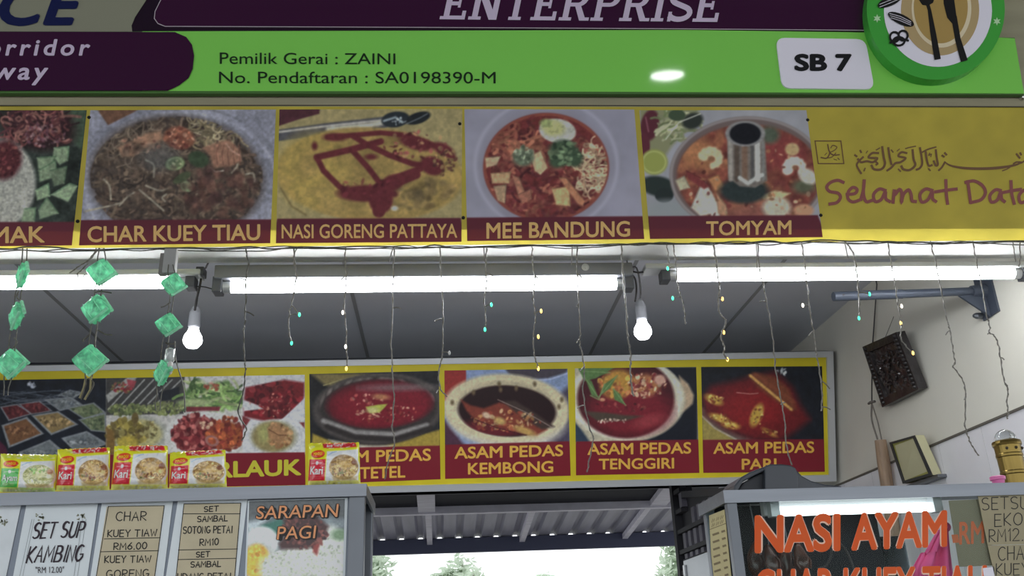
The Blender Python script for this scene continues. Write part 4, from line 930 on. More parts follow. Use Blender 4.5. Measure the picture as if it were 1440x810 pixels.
a, b = onY(227, 358, 2.32), onY(233, 388, 2.32)
MB().box((a.x, 2.308, b.z), (b.x + .001, 2.326, a.z)).build('plug_body', mat('dark_grey_plug', rgb(108, 106, 102), .5), pb_, bevel=.003)

# ================================================================== rear menu lightbox
A1, A2 = onX(1172, 494, 1.93), onX(1176, 676, 1.93)
td = (A1 - A2).normalized(); nb = Vector((1, 0, 0)).cross(td)
if nb.y > 0: nb = -nb
K = Plane(A1, nb)
GK = .62
back_m = print_mat('lightbox_print', .4)
p = K.at(600, 690)
board = thing('menu_lightbox', 'framed rear menu board of asam pedas photos hanging tilted under the ceiling', 'menu board', p)
fro = [(-60, 516), (1172, 494), (1176.5, 677), (-60, 708)]; fri = [(-60, 524), (1163, 502.5), (1166.5, 668), (-60, 699)]
body_m = mat('lightbox_side_grey', rgb(120, 124, 122), .5, .3)
mb = MB().slab([K.at(x, y, -.012) for x, y in fro], -K.n * .10); mb.build('box_body', body_m, board)
mb = MB()
for i in range(4):
    j = (i + 1) % 4; mb.slab([K.at(*fro[i], .012), K.at(*fro[j], .012), K.at(*fri[j], .012), K.at(*fri[i], .012)], -K.n * .024)
mb.build('frame', alu, board)
cv = Canvas(-70, 490, 1190, 710, (178, 164, 34), .25, GK, 5); cv.mottle(.05, 40)
picture(board, K, fri, cv, back_m, 0, 'board_sheet', 4.0)
KR = (122, 20, 34)
def bpanel(q, cq, art, seed, base): panel(q, art, cq, seed, base, gain=GK, pl=K, root=board, m=back_m, red=KR, res=1.5, step=.75)
def pot_bits(c, m, cx, cy, rx, ry, n, cols, r0=1, r1=3): c.bits(cx, cy, rx, ry, n, r0, r1, cols, m, .85, .7)
def art_lauk(c):
    c.poly([(-60, 520), (149, 520), (149, 640), (-60, 640)], (22, 26, 38), .5)
    c.mottle(.2, 10)
    def tray(p, food, rim=(120, 124, 130)):
        c.poly(p, rim, 1); cx = sum(a for a, b in p) / 4; cy = sum(b for a, b in p) / 4
        q = [(cx + (a - cx) * .86, cy + (b - cy) * .84) for a, b in p]; c.poly(q, food[0], 1); m = c.region('poly', q)
        c.bits(cx, cy, abs(p[1][0] - p[0][0]) * .6, abs(p[2][1] - p[0][1]) * .5, 70, 1, 3.4, food, m)
    br = [(112, 72, 44), (140, 96, 62), (88, 54, 36)]; rd = [(88, 30, 36), (110, 44, 46), (70, 24, 30)]; gn = [(92, 104, 72), (120, 126, 92), (66, 80, 58)]; gy = [(100, 106, 110), (70, 76, 84), (130, 134, 138)]
    for k in range(60): c.line([(c.r.random() * 120 - 20, 548 + c.r.random() * 22), (c.r.random() * 120, 550 + c.r.random() * 20)], 1.2, np.array((70, 76, 88)) * (.6 + .8 * c.r.random()), alpha=.6)
    tray([(0, 572), (24, 568), (46, 582), (12, 592)], rd); tray([(26, 568), (56, 564), (74, 578), (44, 583)], rd); tray([(2, 598), (38, 586), (62, 610), (12, 630)], br); tray([(44, 584), (82, 578), (110, 597), (72, 612)], [(128, 104, 62), (150, 122, 80), (96, 76, 48)])
    tray([(62, 562), (100, 558), (118, 570), (84, 578)], gy); tray([(94, 574), (132, 566), (149, 580), (118, 590)], gn); tray([(110, 590), (149, 580), (149, 608), (128, 606)], gn); tray([(86, 616), (122, 606), (152, 624), (110, 640)], gy); tray([(26, 636), (70, 618), (96, 640), (40, 652)], gy); tray([(98, 548), (118, 552), (104, 560), (80, 556)], gy)
    c.poly([(-10, 610), (8, 628), (12, 640), (-10, 640)], (76, 24, 50), 1)
    c.bits(44, 541, 6, 4, 12, 1, 3, [(150, 154, 170)])
    c.poly([(149.5, 520), (341, 520), (341, 640), (149.5, 640)], (176, 172, 168), .5)
    c.poly([(149, 520), (260, 520), (258, 582), (149, 584)], (60, 58, 58), 1); c.poly([(149, 556), (180, 530), (196, 528), (152, 566)], (150, 150, 146), 1)
    for k in range(6): c.line([(152 + k * 14, 576 - k * 2), (190 + k * 13, 534)], 2, (140, 140, 138), .7)
    c.bits(172, 545, 16, 8, 40, 1, 3, [(120, 116, 60), (150, 40, 50), (110, 60, 50)]); c.poly([(178, 533), (192, 536), (188, 546), (180, 542)], (160, 60, 70), 1)
    c.bits(180, 576, 28, 8, 160, 1, 3.2, [(110, 120, 66), (84, 98, 56), (132, 136, 84)]); c.bits(232, 574, 26, 9, 150, 1, 3, [(120, 128, 70), (98, 110, 58), (140, 146, 96)]); c.poly([(222, 552), (252, 544), (252, 560), (226, 564)], (30, 34, 42), 1)
    c.bits(300, 556, 40, 22, 60, 4, 10, [(96, 132, 66), (124, 158, 84), (72, 108, 54)], None, .8, 1.2); c.strands(300, 555, 40, 22, 80, 24, 3.4, [(110, 144, 72), (140, 170, 96), (70, 100, 52), (150, 160, 110)], .2); c.bits(298, 544, 10, 6, 20, 1, 3, [(150, 70, 50)]); c.poly([(262, 572), (310, 572), (308, 578), (262, 579)], (120, 40, 50), 1); c.ell(275, 566, 24, 5, (150, 164, 110), 0, 2)
    c.poly([(262, 520), (341, 520), (341, 530), (290, 540)], (186, 184, 180), 3)
    c.ell(195, 610, 42, 26, (150, 150, 140), 0, 2); c.ell(192, 610, 36, 21, (166, 158, 104), 0, 2); c.bits(178, 608, 30, 18, 130, 2, 6, [(120, 104, 42), (148, 130, 54), (96, 80, 44), (168, 152, 80)]); c.ell(180, 622, 14, 9, (168, 146, 48), 0, 2); c.ell(190, 588, 5, 8, (96, 78, 40), 0, 1); c.bits(210, 604, 14, 12, 40, 1, 4, [(150, 140, 84), (100, 84, 46)])
    c.poly([(149, 600), (160, 606), (164, 640), (149, 640)], (120, 88, 40), 2)
    c.ell(290, 612, 58, 34, (190, 188, 184), 0, 2); c.ell(278, 612, 34, 26, (128, 42, 44), 0, 2); c.bits(276, 610, 34, 27, 170, 2, 5, [(150, 62, 60), (110, 30, 38), (168, 90, 84), (92, 24, 30)]); c.ell(318, 612, 24, 20, (150, 72, 36), 0, 3); c.bits(318, 610, 26, 24, 130, 2, 5, [(178, 86, 44), (146, 60, 36), (120, 40, 34)]); c.ring(298, 620, 8, 6, 3, (150, 96, 90), 20); c.bits(290, 598, 10, 5, 16, 1, 3, [(186, 150, 120)])
    c.poly([(341.5, 515), (428, 515), (428, 640), (341.5, 640)], (186, 186, 190), .5)
    c.poly([(345, 545), (372, 540), (400, 534), (428, 538), (428, 556), (420, 575), (400, 588), (372, 592), (343, 586), (343, 574), (365, 570), (343, 562)], (120, 24, 32), 2); c.bits(385, 562, 40, 24, 200, 2, 6, [(136, 30, 38), (100, 20, 30), (120, 36, 40), (84, 20, 28)], c.region('poly', [(345, 545), (372, 540), (400, 534), (428, 538), (428, 556), (420, 575), (400, 588), (372, 592), (343, 586), (343, 574), (365, 570), (343, 562)]))
    c.poly([(343, 568), (362, 570), (370, 575), (343, 578)], (186, 186, 190), 1); c.bits(380, 570, 30, 16, 24, .8, 2, [(190, 120, 100)])
    c.poly([(428, 560), (428, 590), (396, 590)], (190, 190, 196), 1)
    c.poly([(341, 585), (352, 590), (341, 606)], (120, 40, 44), 1); c.poly([(428, 594), (421, 594), (428, 602)], (120, 40, 44), 1)
    c.ell(385, 614, 34, 24, (160, 158, 140), 0, 2); c.ell(384, 614, 29, 21, (138, 122, 74), 0, 2); c.bits(392, 612, 18, 16, 110, 2, 5, [(150, 104, 64), (120, 76, 44), (176, 134, 88)]); c.ell(372, 610, 9, 12, (150, 148, 84), 0, 4); c.poly([(376, 602), (388, 594), (404, 610), (392, 624), (378, 616)], (158, 112, 72), 1.5); c.line([(378, 604), (392, 612), (402, 612)], 1.2, (96, 58, 36))
    c.mottle(.12, 3, seed=8)
def art_tetel(c):
    c.mottle(.3, 8); c.poly([(436, 525), (520, 525), (500, 536), (470, 546), (455, 540)], (120, 104, 60), 3); c.line([(455, 542), (490, 531), (512, 528)], 1.5, (150, 136, 84))
    c.poly([(440, 610), (470, 622), (540, 626), (619, 604), (619, 640), (436, 640)], (158, 132, 44), 2); c.poly([(462, 618), (500, 624), (555, 626), (540, 632), (480, 632)], (168, 160, 140), 2)
    c.ell(532, 576, 90, 50, (52, 44, 44), -3, 2); c.ring(532, 574, 88, 47, 5, (74, 66, 64), -3, 2); c.line([(455, 592), (500, 608), (555, 611), (600, 598)], 7, (132, 126, 124), 2); c.line([(460, 600), (500, 615), (555, 618), (605, 602)], 7, (46, 38, 38), 2)
    for k in range(30): a = 3.3 + 2.7 * c.r.random(); c.ell(532 + 82 * math.cos(a), 574 + 42 * math.sin(a), 4, 1.5, (116, 104, 100), math.degrees(a) + 90, 1.5, .6)
    c.ell(533, 568, 74, 34, (96, 18, 30), -3, 2.5); c.ell(538, 570, 68, 30, (124, 18, 34), -3, 4); m = c.region('ell', 533, 568, 72, 32)
    pot_bits(c, m, 545, 582, 50, 12, 60, [(170, 96, 74), (140, 50, 40), (186, 140, 110), (110, 20, 30)]); pot_bits(c, m, 515, 562, 24, 8, 26, [(168, 70, 64), (190, 130, 110)]); c.ell(536, 558, 12, 4, (176, 110, 70), 5, 2)
    c.poly([(514, 572), (532, 569), (545, 568), (540, 574), (534, 580), (520, 581)], (170, 172, 60), 1); c.ell(524, 577, 8, 4, (186, 180, 110), 0, 2)
    c.ell(560, 545, 55, 5, (118, 104, 104), -1, 3, .7)
    c.mottle(.1, 3, seed=4)
def art_kembong(c):
    c.mottle(.06, 10); c.poly([(620, 515), (655, 515), (656, 548), (640, 560), (620, 566)], (152, 36, 34), 1); c.poly([(625, 590), (650, 622), (660, 632), (620, 632)], (74, 40, 60), 3); c.poly([(780, 560), (803, 540), (803, 632), (770, 632)], (70, 62, 84), 4)
    c.poly([(708, 515), (800, 515), (796, 524), (770, 532), (735, 534), (716, 526)], (66, 58, 70), 2); c.line([(712, 528), (740, 536), (775, 533), (798, 525)], 2, (160, 170, 200), 1)
    c.ell(712, 578, 87, 50, (176, 162, 128), 3, 1.5); c.ell(714, 594, 80, 36, (190, 182, 164), 3, 4); c.ring(712, 574, 79, 43, 10, (198, 184, 146), 3, 2.5); c.ell(713, 578, 69, 36, (40, 16, 20), 3, 1.5); m = c.region('ell', 713, 578, 68, 35)
    c.ell(690, 605, 50, 14, (106, 22, 34), 0, 6, .9, m); c.poly([(648, 562), (662, 570), (680, 574), (702, 566), (722, 570), (745, 586), (770, 604), (755, 612), (720, 606), (690, 598), (668, 590), (656, 578)], (128, 50, 36), 2); c.poly([(706, 564), (724, 563), (755, 582), (780, 600), (762, 604), (735, 588)], (64, 46, 42), 2)
    pot_bits(c, m, 710, 592, 50, 14, 120, [(176, 120, 66), (150, 60, 40), (196, 160, 110), (110, 36, 34)], 1, 4); c.ell(703, 592, 8, 5, (190, 156, 84), 20, 2); c.ell(738, 606, 16, 5, (182, 140, 70), 18, 2); c.ell(684, 584, 6, 4, (200, 170, 140), 30, 1.5); c.line([(668, 590), (700, 602), (740, 612)], 1.2, (70, 20, 26)); c.line([(700, 562), (740, 580), (778, 602)], 1, (150, 130, 120))
    for x, y in ((702, 540), (704, 548), (726, 546), (666, 552), (752, 540), (636, 566), (790, 562), (786, 572)): c.ell(x, y, 2.5, 3.5, (104, 84, 56), 0, 1.5)
    c.mottle(.08, 3, seed=3)
def art_tenggiri(c):
    c.mottle(.1, 8); c.poly([(930, 516), (981, 516), (981, 622), (900, 622)], (22, 24, 36), 2); c.poly([(808, 590), (830, 622), (808, 622)], (40, 54, 76), 2)
    c.poly([(955, 528), (968, 540), (976, 556), (974, 568), (958, 582)], (178, 150, 118), 2)
    c.ell(880, 562, 84, 60, (176, 166, 140), 0, 1.5); c.ring(880, 560, 76, 55, 7, (204, 198, 178), 0, 2); c.ell(880, 560, 68, 56, (74, 18, 28), 0, 2); c.ell(886, 578, 58, 34, (122, 22, 36), 0, 8); m = c.region('ell', 880, 560, 67, 55)
    c.ell(868, 540, 24, 20, (186, 130, 44), -20, 4, 1, m); pot_bits(c, m, 868, 540, 26, 20, 60, [(206, 156, 60), (160, 84, 40), (196, 110, 60)], 1, 5); c.ell(908, 542, 20, 16, (176, 104, 60), 0, 4, 1, m); pot_bits(c, m, 910, 542, 26, 18, 90, [(204, 160, 124), (150, 56, 50), (214, 180, 140), (120, 30, 40)], 1, 4); c.ell(928, 534, 8, 7, (206, 150, 130), 0, 2)
    c.poly([(820, 578), (850, 580), (880, 584), (905, 585), (880, 592), (840, 592)], (74, 60, 48), 2); pot_bits(c, m, 862, 592, 24, 3, 24, [(200, 170, 150)], 1, 2); c.ell(912, 592, 22, 8, (150, 44, 52), -15, 4, 1, m); pot_bits(c, m, 875, 572, 40, 8, 30, [(150, 60, 56), (90, 20, 30)])
    for p in ([(812, 516), (850, 516), (866, 516), (838, 532), (822, 536)], [(822, 530), (832, 536), (842, 560), (832, 556)], [(842, 558), (850, 540), (868, 528), (858, 546)], [(862, 546), (872, 554), (880, 570), (864, 562)], [(820, 522), (845, 520), (858, 524), (836, 530)]): c.poly(p, (84, 120, 62), 1); c.line([p[0], p[2]], 1, (130, 156, 96), alpha=.8)
    c.line([(830, 556), (842, 562), (850, 540)], 1.5, (120, 140, 84)); c.ell(847, 562, 4, 2.5, (196, 130, 96)); c.mottle(.08, 3, seed=3)
def art_pari(c):
    c.mottle(.2, 8); c.poly([(986, 580), (1000, 590), (1020, 604), (1050, 620), (986, 622)], (150, 130, 60), 3); c.line([(986, 576), (1005, 596), (1035, 614), (1060, 622)], 8, (96, 82, 76), 2); c.line([(986, 584), (1005, 602), (1035, 618)], 2, (170, 158, 140), 1)
    c.poly([(986, 560), (1000, 542), (1030, 536), (1060, 528), (1090, 522), (1115, 545), (1125, 568), (1140, 590), (1120, 606), (1100, 620), (1060, 620), (1020, 604), (992, 584)], (108, 20, 26), 6); c.ell(1060, 575, 45, 28, (138, 22, 26), 0, 10); m = c.region('poly', [(986, 550), (1030, 530), (1110, 520), (1135, 560), (1150, 600), (1110, 622), (1050, 622), (990, 590)])
    c.poly([(1052, 528), (1062, 524), (1090, 530), (1110, 548), (1120, 576), (1112, 578), (1085, 560), (1065, 544)], (120, 56, 34), 3)
    for k in range(16): t = k / 15; c.ell(1056 + 56 * t, 529 + 46 * t, 3.2, 2, (206, 150, 70), 40, 1); c.ell(1062 + 54 * t, 527 + 38 * t, 4, 2, (140, 66, 40), 40, 2, .6)
    for x, y, rx, ry, t in ((1004, 562, 13, 6, 25), (1064, 584, 8, 17, 22), (1012, 588, 14, 5, 20), (1028, 598, 12, 5, 10), (1082, 608, 10, 3, 30)): c.ell(x, y, rx, ry, (190, 150, 50), t, 2); c.bits(x, y, rx, ry, 16, 1, 2.5, [(130, 50, 30), (210, 176, 90)])
    c.line([(1036, 552), (1055, 554), (1066, 553)], 1.2, (190, 120, 110)); c.bits(1100, 523, 8, 5, 10, 1, 3, [(170, 176, 180)]); c.mottle(.1, 3, seed=3)
bpanel([(-60, 535.5), (428.5, 527), (428.5, 636), (-60, 643)], [(-60, 642), (428.5, 636), (429.5, 682), (-60, 692)], art_lauk, 31, (176, 172, 168))
bpanel([(435, 526), (617, 521.5), (619, 626.5), (436, 631)], [(436, 631), (619, 626.5), (619.5, 674), (437, 681)], art_tetel, 32, (34, 32, 36))
bpanel([(625, 521), (798, 518.5), (800.5, 620.5), (626, 626)], [(626, 625.5), (800.5, 620.5), (802.5, 669), (626, 673.5)], art_kembong, 33, (120, 138, 178))
bpanel([(808.5, 518), (979, 516), (981, 618), (810, 621)], [(810, 621), (982, 618), (983.5, 665), (810, 668.5)], art_tenggiri, 34, (176, 166, 140))
bpanel([(986, 516), (1156, 515), (1158, 617.5), (988, 618.5)], [(988, 618.5), (1158.5, 617.5), (1160, 663.5), (989, 665)], art_pari, 35, (24, 26, 36))
yt = mat('yellow_lettering', s2l((176, 170, 52)) / GK, .4); ot = mat('amber_lettering', s2l((198, 156, 66)) / GK, .4)
text(board, 'RLAUK', K, rect(305, 424, 649, 672.5, 645.5, 668.5), yt, .0012, .035)
for b_, q in (('ASAM PEDAS', rect(449, 606, 635, 652, 630.5, 648)), ('TETEL', rect(506, 570, 657, 673.5, 655, 671.5)), ('ASAM PEDAS', rect(639, 792, 628.5, 645.5, 625, 641.5)), ('KEMBONG', rect(658, 778, 651, 667.5, 648, 664.5)), ('ASAM PEDAS', rect(826, 972, 623.5, 640, 621.5, 638)), ('TENGGIRI', rect(842, 948, 645, 660.5, 643.5, 659)), ('ASAM PEDAS', rect(1003, 1145, 622, 638.5, 620.5, 637)), ('PARI', rect(1043, 1092, 645, 660.5, 644.5, 660))):
    text(board, b_, K, q, ot, .0012, .022)
# two brackets that carry the board from the rear beam
for px in (250, 1000):
    q = K.at(px, 560, -.105); MB().box((q.x - .015, q.y - .012, q.z - .02), (q.x + .015, 4.72, q.z + .02)).build('wall_bracket', body_m, board)

# ================================================================== things on the right wall
brk_m = mat('blue_grey_steel', rgb(70, 77, 90), .5, .2, noise=.08)
w0 = onX(1384, 451.5, XW - .004); w1 = onX(1405.4, 437.4, XW - .004); ztop = onX(1384, 385, XW).z
ya, yb = w1.y, w0.y
br = thing('wall_bracket', 'blue-grey metal bracket arm bolted to the right wall above the carved frame', 'bracket', (XW, (ya + yb) / 2, w0.z))
MB().hexa([(XW - .008, ya, w1.z + .0), (XW, ya, w1.z), (XW, yb, w0.z), (XW - .008, yb, w0.z)], [(XW - .008, ya, ztop), (XW, ya, ztop), (XW, yb, ztop), (XW - .008, yb, ztop)]).build('wall_plate', brk_m, br)
wm = onX(1384, 409, XW - .01); tip = onY(1172, 417, wm.y - .02)
mid = tip.lerp(wm, .45)
am = MB(); am.tube([tip, mid], .0165, 16); am.tube([mid, mid + (wm - mid) * .001], [.0165, .0145], 16)
am.build('arm', brk_m, br, smooth=False)
MB().tube([mid, wm], .0148, 16).build('arm_sleeve', brk_m, br)
MB().tube([mid.lerp(wm, .84), wm], [.02, .026], 16).build('socket_collar', brk_m, br)
q = wm - Vector((.02, 0, .03)); MB().slab([q + Vector((-.09, -.004, .02)), q + Vector((.02, -.004, .02)), q + Vector((.02, -.004, -.07))], (0, .008, 0)).build('gusset', brk_m, br)
MB().tube([tip + Vector((.03, -.0165, 0)), tip + Vector((.03, -.012, 0))], .004, 8).build('bolt_hole', wire_m, br)
bb = onX(1380, 444, XW - .012); MB().lathe(bb, [(.012, 0), (.012, .018), (.006, .03)], 8, Vector((-1, 0, 0))).build('bolt', steel_d, br)
wood = mat('dark_carved_wood', rgb(40, 36, 37), .45, noise=.4, nscale=40, bump=.5, coat=.15)
woodp = mat('carved_relief_wood', rgb(48, 41, 41), .35, noise=.5, nscale=60, bump=.7, coat=.3)
def wall_quad(bl, br_, tl, tr, X):
    a, b = onX(*bl, X), onX(*br_, X); c, d = onY(*tl, a.y), onY(*tr, b.y); return c, d, b, a      # TL TR BR BL
TL, TR, BR, BL = wall_quad((1246, 572), (1298, 546), (1218, 487), (1266, 466), XW - .028)
fn = (TR - TL).cross(BL - TL).normalized()
if fn.x > 0: fn = -fn
cf = thing('carved_frame', 'dark carved wooden frame leaning off the right wall under the bracket', 'picture frame', (BL + BR) / 2)
def Q(u, v, o=0): return (TL * (1 - u) + TR * u) * (1 - v) + (BL * (1 - u) + BR * u) * v + fn * o
MB().slab([Q(0, 0), Q(1, 0), Q(1, 1), Q(0, 1)], -fn * .02).build('back_board', wood, cf)
mb = MB()
for (u0, v0, u1, v1) in ((0, 0, 1, .12), (0, .88, 1, 1), (0, .12, .14, .88), (.86, .12, 1, .88)):
    mb.slab([Q(u0, v0, .018), Q(u1, v0, .018), Q(u1, v1, .018), Q(u0, v1, .018)], -fn * .018)
for k in range(14):
    for u in (.07, .93): mb.ball(Q(u, .06 + .88 * k / 13, .018), .011, 8, .8, 5)
for u, v in ((0, 0), (1, 0), (1, 1), (0, 1)): pass
mb.build('frame', wood, cf)
mb = MB(); rr = random.Random(9); N = 26; vs = []; fs = []
for i in range(N + 1):
    for j in range(N + 1):
        u = .14 + .72 * i / N; v = .12 + .76 * j / N; vs.append(Q(u, v, .003 + .007 * max(0, math.sin(i * 1.9 + math.sin(j * .9) * 2.2)) * max(0, math.cos(j * .8 + 1.7 * math.sin(i * .7)))))
for i in range(N):
    for j in range(N): a = i * (N + 1) + j; fs.append([a, a + 1, a + N + 2, a + N + 1])
mb.add(vs, fs)
for k in range(26):
    u, v = rr.uniform(.22, .78), rr.uniform(.2, .75); l = rr.uniform(.04, .12); mb.tube(catmull([Q(u, v, .008), Q(u + rr.uniform(-.05, .05), v + l * .5, .014), Q(u + rr.uniform(-.06, .06), v + l, .008)], 4), .0045, 6)
mb.build('carved_panel', woodp, cf, smooth=False)
q0 = Q(.5, 0, -.01); MB().tube([q0, Vector((XW, q0.y, q0.z + .1))], .0012, 5).build('hanging_wire', wire_m, cf)

olive = mat('olive_paper_face', rgb(150, 148, 72), .6, noise=.12, nscale=9, bump=.08); pale_side = mat('pale_box_side', rgb(190, 186, 150), .6)
blackf = mat('black_edge', rgb(30, 30, 32), .5)
TL, TR, BR, BL = wall_quad((1271, 680), (1312, 668), (1252, 622), (1287, 612), XW - .047)
fn = (TR - TL).cross(BL - TL).normalized()
if fn.x > 0: fn = -fn
nb_ = thing('boxed_picture', 'small olive framed picture box with black edge standing on the wall ledge', 'picture', (BL + BR) / 2)
MB().slab([TL, TR, BR, BL], Vector((.036, 0, 0))).build('box_body', pale_side, nb_)
mb = MB()
for (u0, v0, u1, v1) in ((0, 0, 1, .05), (0, .94, 1, 1), (0, .05, .08, .94), (.92, .05, 1, .94)): mb.slab([Q(u0, v0, .005), Q(u1, v0, .005), Q(u1, v1, .005), Q(u0, v1, .005)], -fn * .005)
mb.build('black_frame', blackf, nb_)
mb = MB(); mb.add([Q(.08, .05, .001), Q(.92, .05, .001), Q(.92, .94, .001), Q(.08, .94, .001)], [[0, 1, 2, 3]]); mb.build('picture_face', olive, nb_)
sh = MB().box((XW - .045, BR.y - .03, BL.z - .022), (XW - .008, BL.y + .02, min(BL.z, BR.z) - .001))
tag(sh.build('ledge_bracket', steel_d, bevel=.003), 'small grey ledge on the wall carrying the olive picture box', 'ledge')

pole_m = mat('brown_bamboo', rgb(150, 126, 104), .6, noise=.25, nscale=14, stretch=(4, 4, .6))
a, b = onX(1238, 619, XW - .05), onX(1266, 810, XW - .05); b = a + (b - a) * 1.25
pt = thing('hanging_pole', 'brown wooden pole hanging by a cord beside the olive picture box', 'pole', b)
pts = [a + (b - a) * t for t in np.linspace(0, 1, 9)]
MB().tube(pts, [.024, .027, .0265, .028, .0275, .0285, .028, .029, .028], 16).build('pole_shaft', pole_m, pt, smooth=False)
k1 = onX(1226, 567, XW - .05); top = Vector((k1.x, k1.y, ZC))
cw = onX(1233, 400, XW - .012); MB().tube([Vector((cw.x, cw.y, ZC)), cw, onX(1227, 487, XW - .012), onX(1226, 540, XW - .014), k1], .0028, 6).build('cord', wire_m, pt)
mb = MB(); mb.tube(catmull([k1, onX(1226, 590, XW - .052), onX(1234, 618, XW - .05)], 5), .004, 6); mb.tube(catmull([k1, onX(1234, 592, XW - .04), onX(1240, 619, XW - .05)], 5), .003, 6); mb.tube(catmull([k1 + Vector((0, .03, .006)), k1 + Vector((-.005, 0, .004)), k1 + Vector((0, -.03, 0))], 4), .006, 6); mb.build('rope_loop', mat('grey_rope', rgb(110, 104, 98), .9), pt)

# ================================================================== right-hand display case
YR = 2.15
zR = onY(1200, 684.5, YR).z; xR0 = onY(1017, 690, YR).x; yRb = onZ(980, 710, zR).y; xR1 = XW - .02
zlip = onY(1100, 705, YR).z
base = thing('steel_counter_base', 'steel counter base under the display case with orange lettering', 'counter', ((xR0 + xR1) / 2, (YR + yRb) / 2, 0))
MB().box((xR0 - .02, YR - .02, .1), (xR1, yRb + .02, 1.28)).build('cabinet', steel, base, bevel=.004)
for x in (xR0 + .05, xR1 - .05):
    for y in (YR + .05, yRb - .05): MB().box((x - .02, y - .02, 0), (x + .02, y + .02, .1)).build('leg', steel_d, base)
case = thing('display_case', 'steel and glass food display case with orange NASI AYAM lettering', 'display case', ((xR0 + xR1) / 2, (YR + yRb) / 2, 1.28))
zb = 1.28
MB().box((xR0 + .006, YR + .006, zR - .006), (xR1, yRb, zR)).build('top_panel', steel, case)
mb = MB(); mb.box((xR0, YR, zlip), (xR1, YR + .006, zR)); mb.box((xR0, YR + .006, zlip), (xR0 + .006, yRb, zR)); mb.build('top_rim', steel, case)
px_ = onY(1040, 740, YR).x
for x, y in ((xR0 + .008, YR + .008), (xR0 + .008, yRb - .034), (xR1 - .03, YR + .008), (xR1 - .03, yRb - .034)):
    MB().box((x, y, zb), (x + .024, y + .024, zR - .006)).build('corner_post', steel_d, case, bevel=.002)
MB().box((xR0, YR, zb), (xR1, yRb, zb + .02)).build('floor_tray', steel_d, case)
gl = glass_mat('case_glass', refl=.004)
MB().box((xR0 + .032, YR + .012, zb + .02), (xR1 - .03, YR + .017, zR - .007)).build('front_glass', gl, case)
MB().box((xR0 + .012, YR + .034, zb + .02), (xR0 + .016, yRb - .034, zR - .007)).build('side_glass', gl, case)
G = PY(YR + .012)
orange = mat('orange_vinyl', rgb(255, 116, 30), .45); orange_w = mat('pale_outline_vinyl', rgb(246, 206, 180), .45)
add_translucent(orange, .4)
for body_, q, bo in (('NASI', rect(1061, 1182, 724, 779, 721.5, 775.5), .034), ('AYAM', rect(1197, 1332, 721.5, 774.5, 717, 769), .034), ('CHAR KUEY TIAU', rect(1062, 1388, 800, 852, 794, 846), .026)):
    text(case, body_, G, q, orange_w, .0006, bo + .022, name='lettering_outline'); text(case, body_, G, q, orange, .001, bo, name='lettering')
# interior lamp
a, b = onY(1094, 719.5, 2.225), onY(1310, 715.5, 2.225); a.z = b.z = min(a.z, zR - .022)
MB().tube([a, b], .0115, 14).build('lamp_tube', mat('case_tube_glow', (1, 1, 1), .4, emit=(.95, .98, 1), emit_s=3.2), case)
for p_, s in ((a, -1), (b, 1)): MB().box((min(p_.x, p_.x + s * .022), 2.21, p_.z - .013), (max(p_.x, p_.x + s * .022), 2.24, zR - .006)).build('lamp_holder', alu, case)
MB().box((a.x - .03, 2.238, a.z - .006), (b.x + .03, 2.262, zR - .006)).build('lamp_batten', hous_m, case)
# paper notes taped to the case
def paper_mat(n, c): return mat(n, c, .7, noise=.07, nscale=14, bump=.05)
brown = paper_mat('brown_paper', rgb(168, 158, 128)); brown_d = paper_mat('old_brown_paper', rgb(140, 130, 108)); inkm = mat('black_marker', rgb(26, 24, 24), .6)
def notice(label, pl, quad, m, name='menu_notice', th=.0012, cat='notice', group=None):
    c = pl.at((quad[2][0] + quad[3][0]) / 2, (quad[2][1] + quad[3][1]) / 2)
    t = thing(name, label, cat, c, group); MB().slab([pl.at(*p, th) for p in quad], -pl.n * (th - .0002)).build('sheet', m, t); return t
G2 = PY(YR + .0118)
n1 = notice('upper brown handwritten price paper at the end of the orange-lettered glass', G, [(1375, 697), (1500, 694), (1500, 764), (1389, 766.5)], brown, 'price_paper')
hand(n1, 'SETSUP', G, rect(1381, 1458, 700, 717, 698, 715), inkm, 1.3, .0016, slant=.0); hand(n1, 'EKOR', G, rect(1399, 1451, 723, 740, 721, 738), inkm, 1.3, .0016); hand(n1, 'RM12.00', G, rect(1391, 1462, 745, 762, 742, 759), inkm, 1.3, .0016)
n2 = notice('lower brown handwritten price paper at the end of the orange-lettered glass', G, [(1389, 767), (1500, 764.5), (1520, 850), (1408, 850)], brown, 'price_paper')
hand(n2, 'CHAR', G, rect(1404, 1452, 769, 788, 768, 786), inkm, 1.3, .0016); hand(n2, 'KUEY', G, rect(1401, 1446, 793, 809, 792, 808), inkm, 1.3, .0016)
Gi = PY(YR + .0172 + .0016)
n3 = notice('dull brown paper seen through the case glass behind the RM lettering', Gi, [(1334, 704), (1378, 702), (1401, 795), (1349, 797)], brown_d, 'price_paper')
text(n3, 'RM', Gi, rect(1349, 1384, 734, 766, 732, 764), mat('dull_orange', rgb(206, 104, 56), .5), .0018, .02)  # duller orange than the lettering on the front glass
mb = MB(); mb.add([Gi.at(*p, .0018) for p in ((1338, 752), (1347, 751.5), (1349, 763), (1340, 763.5))], [[0, 1, 2, 3]]); mb.build('lettering', MATS['dull_orange'], n3)
tp = MB().slab([G.at(*p, .0012) for p in ((1382, 799), (1398, 797), (1402, 850), (1388, 850))], Vector((0, .001, 0)))
tag(tp.build('white_tag', white_v), 'small white tag on the glass left of the lower brown paper', 'tag')
SX = Plane((xR0 + .012, 0, 0), (-1, 0, 0))
n4 = notice('narrow yellowed price list on the left side pane of orange-lettered display case', SX, [(997, 725), (1018.5, 716.5), (1030, 830), (1003, 830)], paper_mat('yellowed_paper', rgb(196, 184, 136)), 'price_list')
mb = MB(); rr = random.Random(5)
ribbon(mb, SX, [(998.5, 744.5), (1021, 736)], 1, .0016)
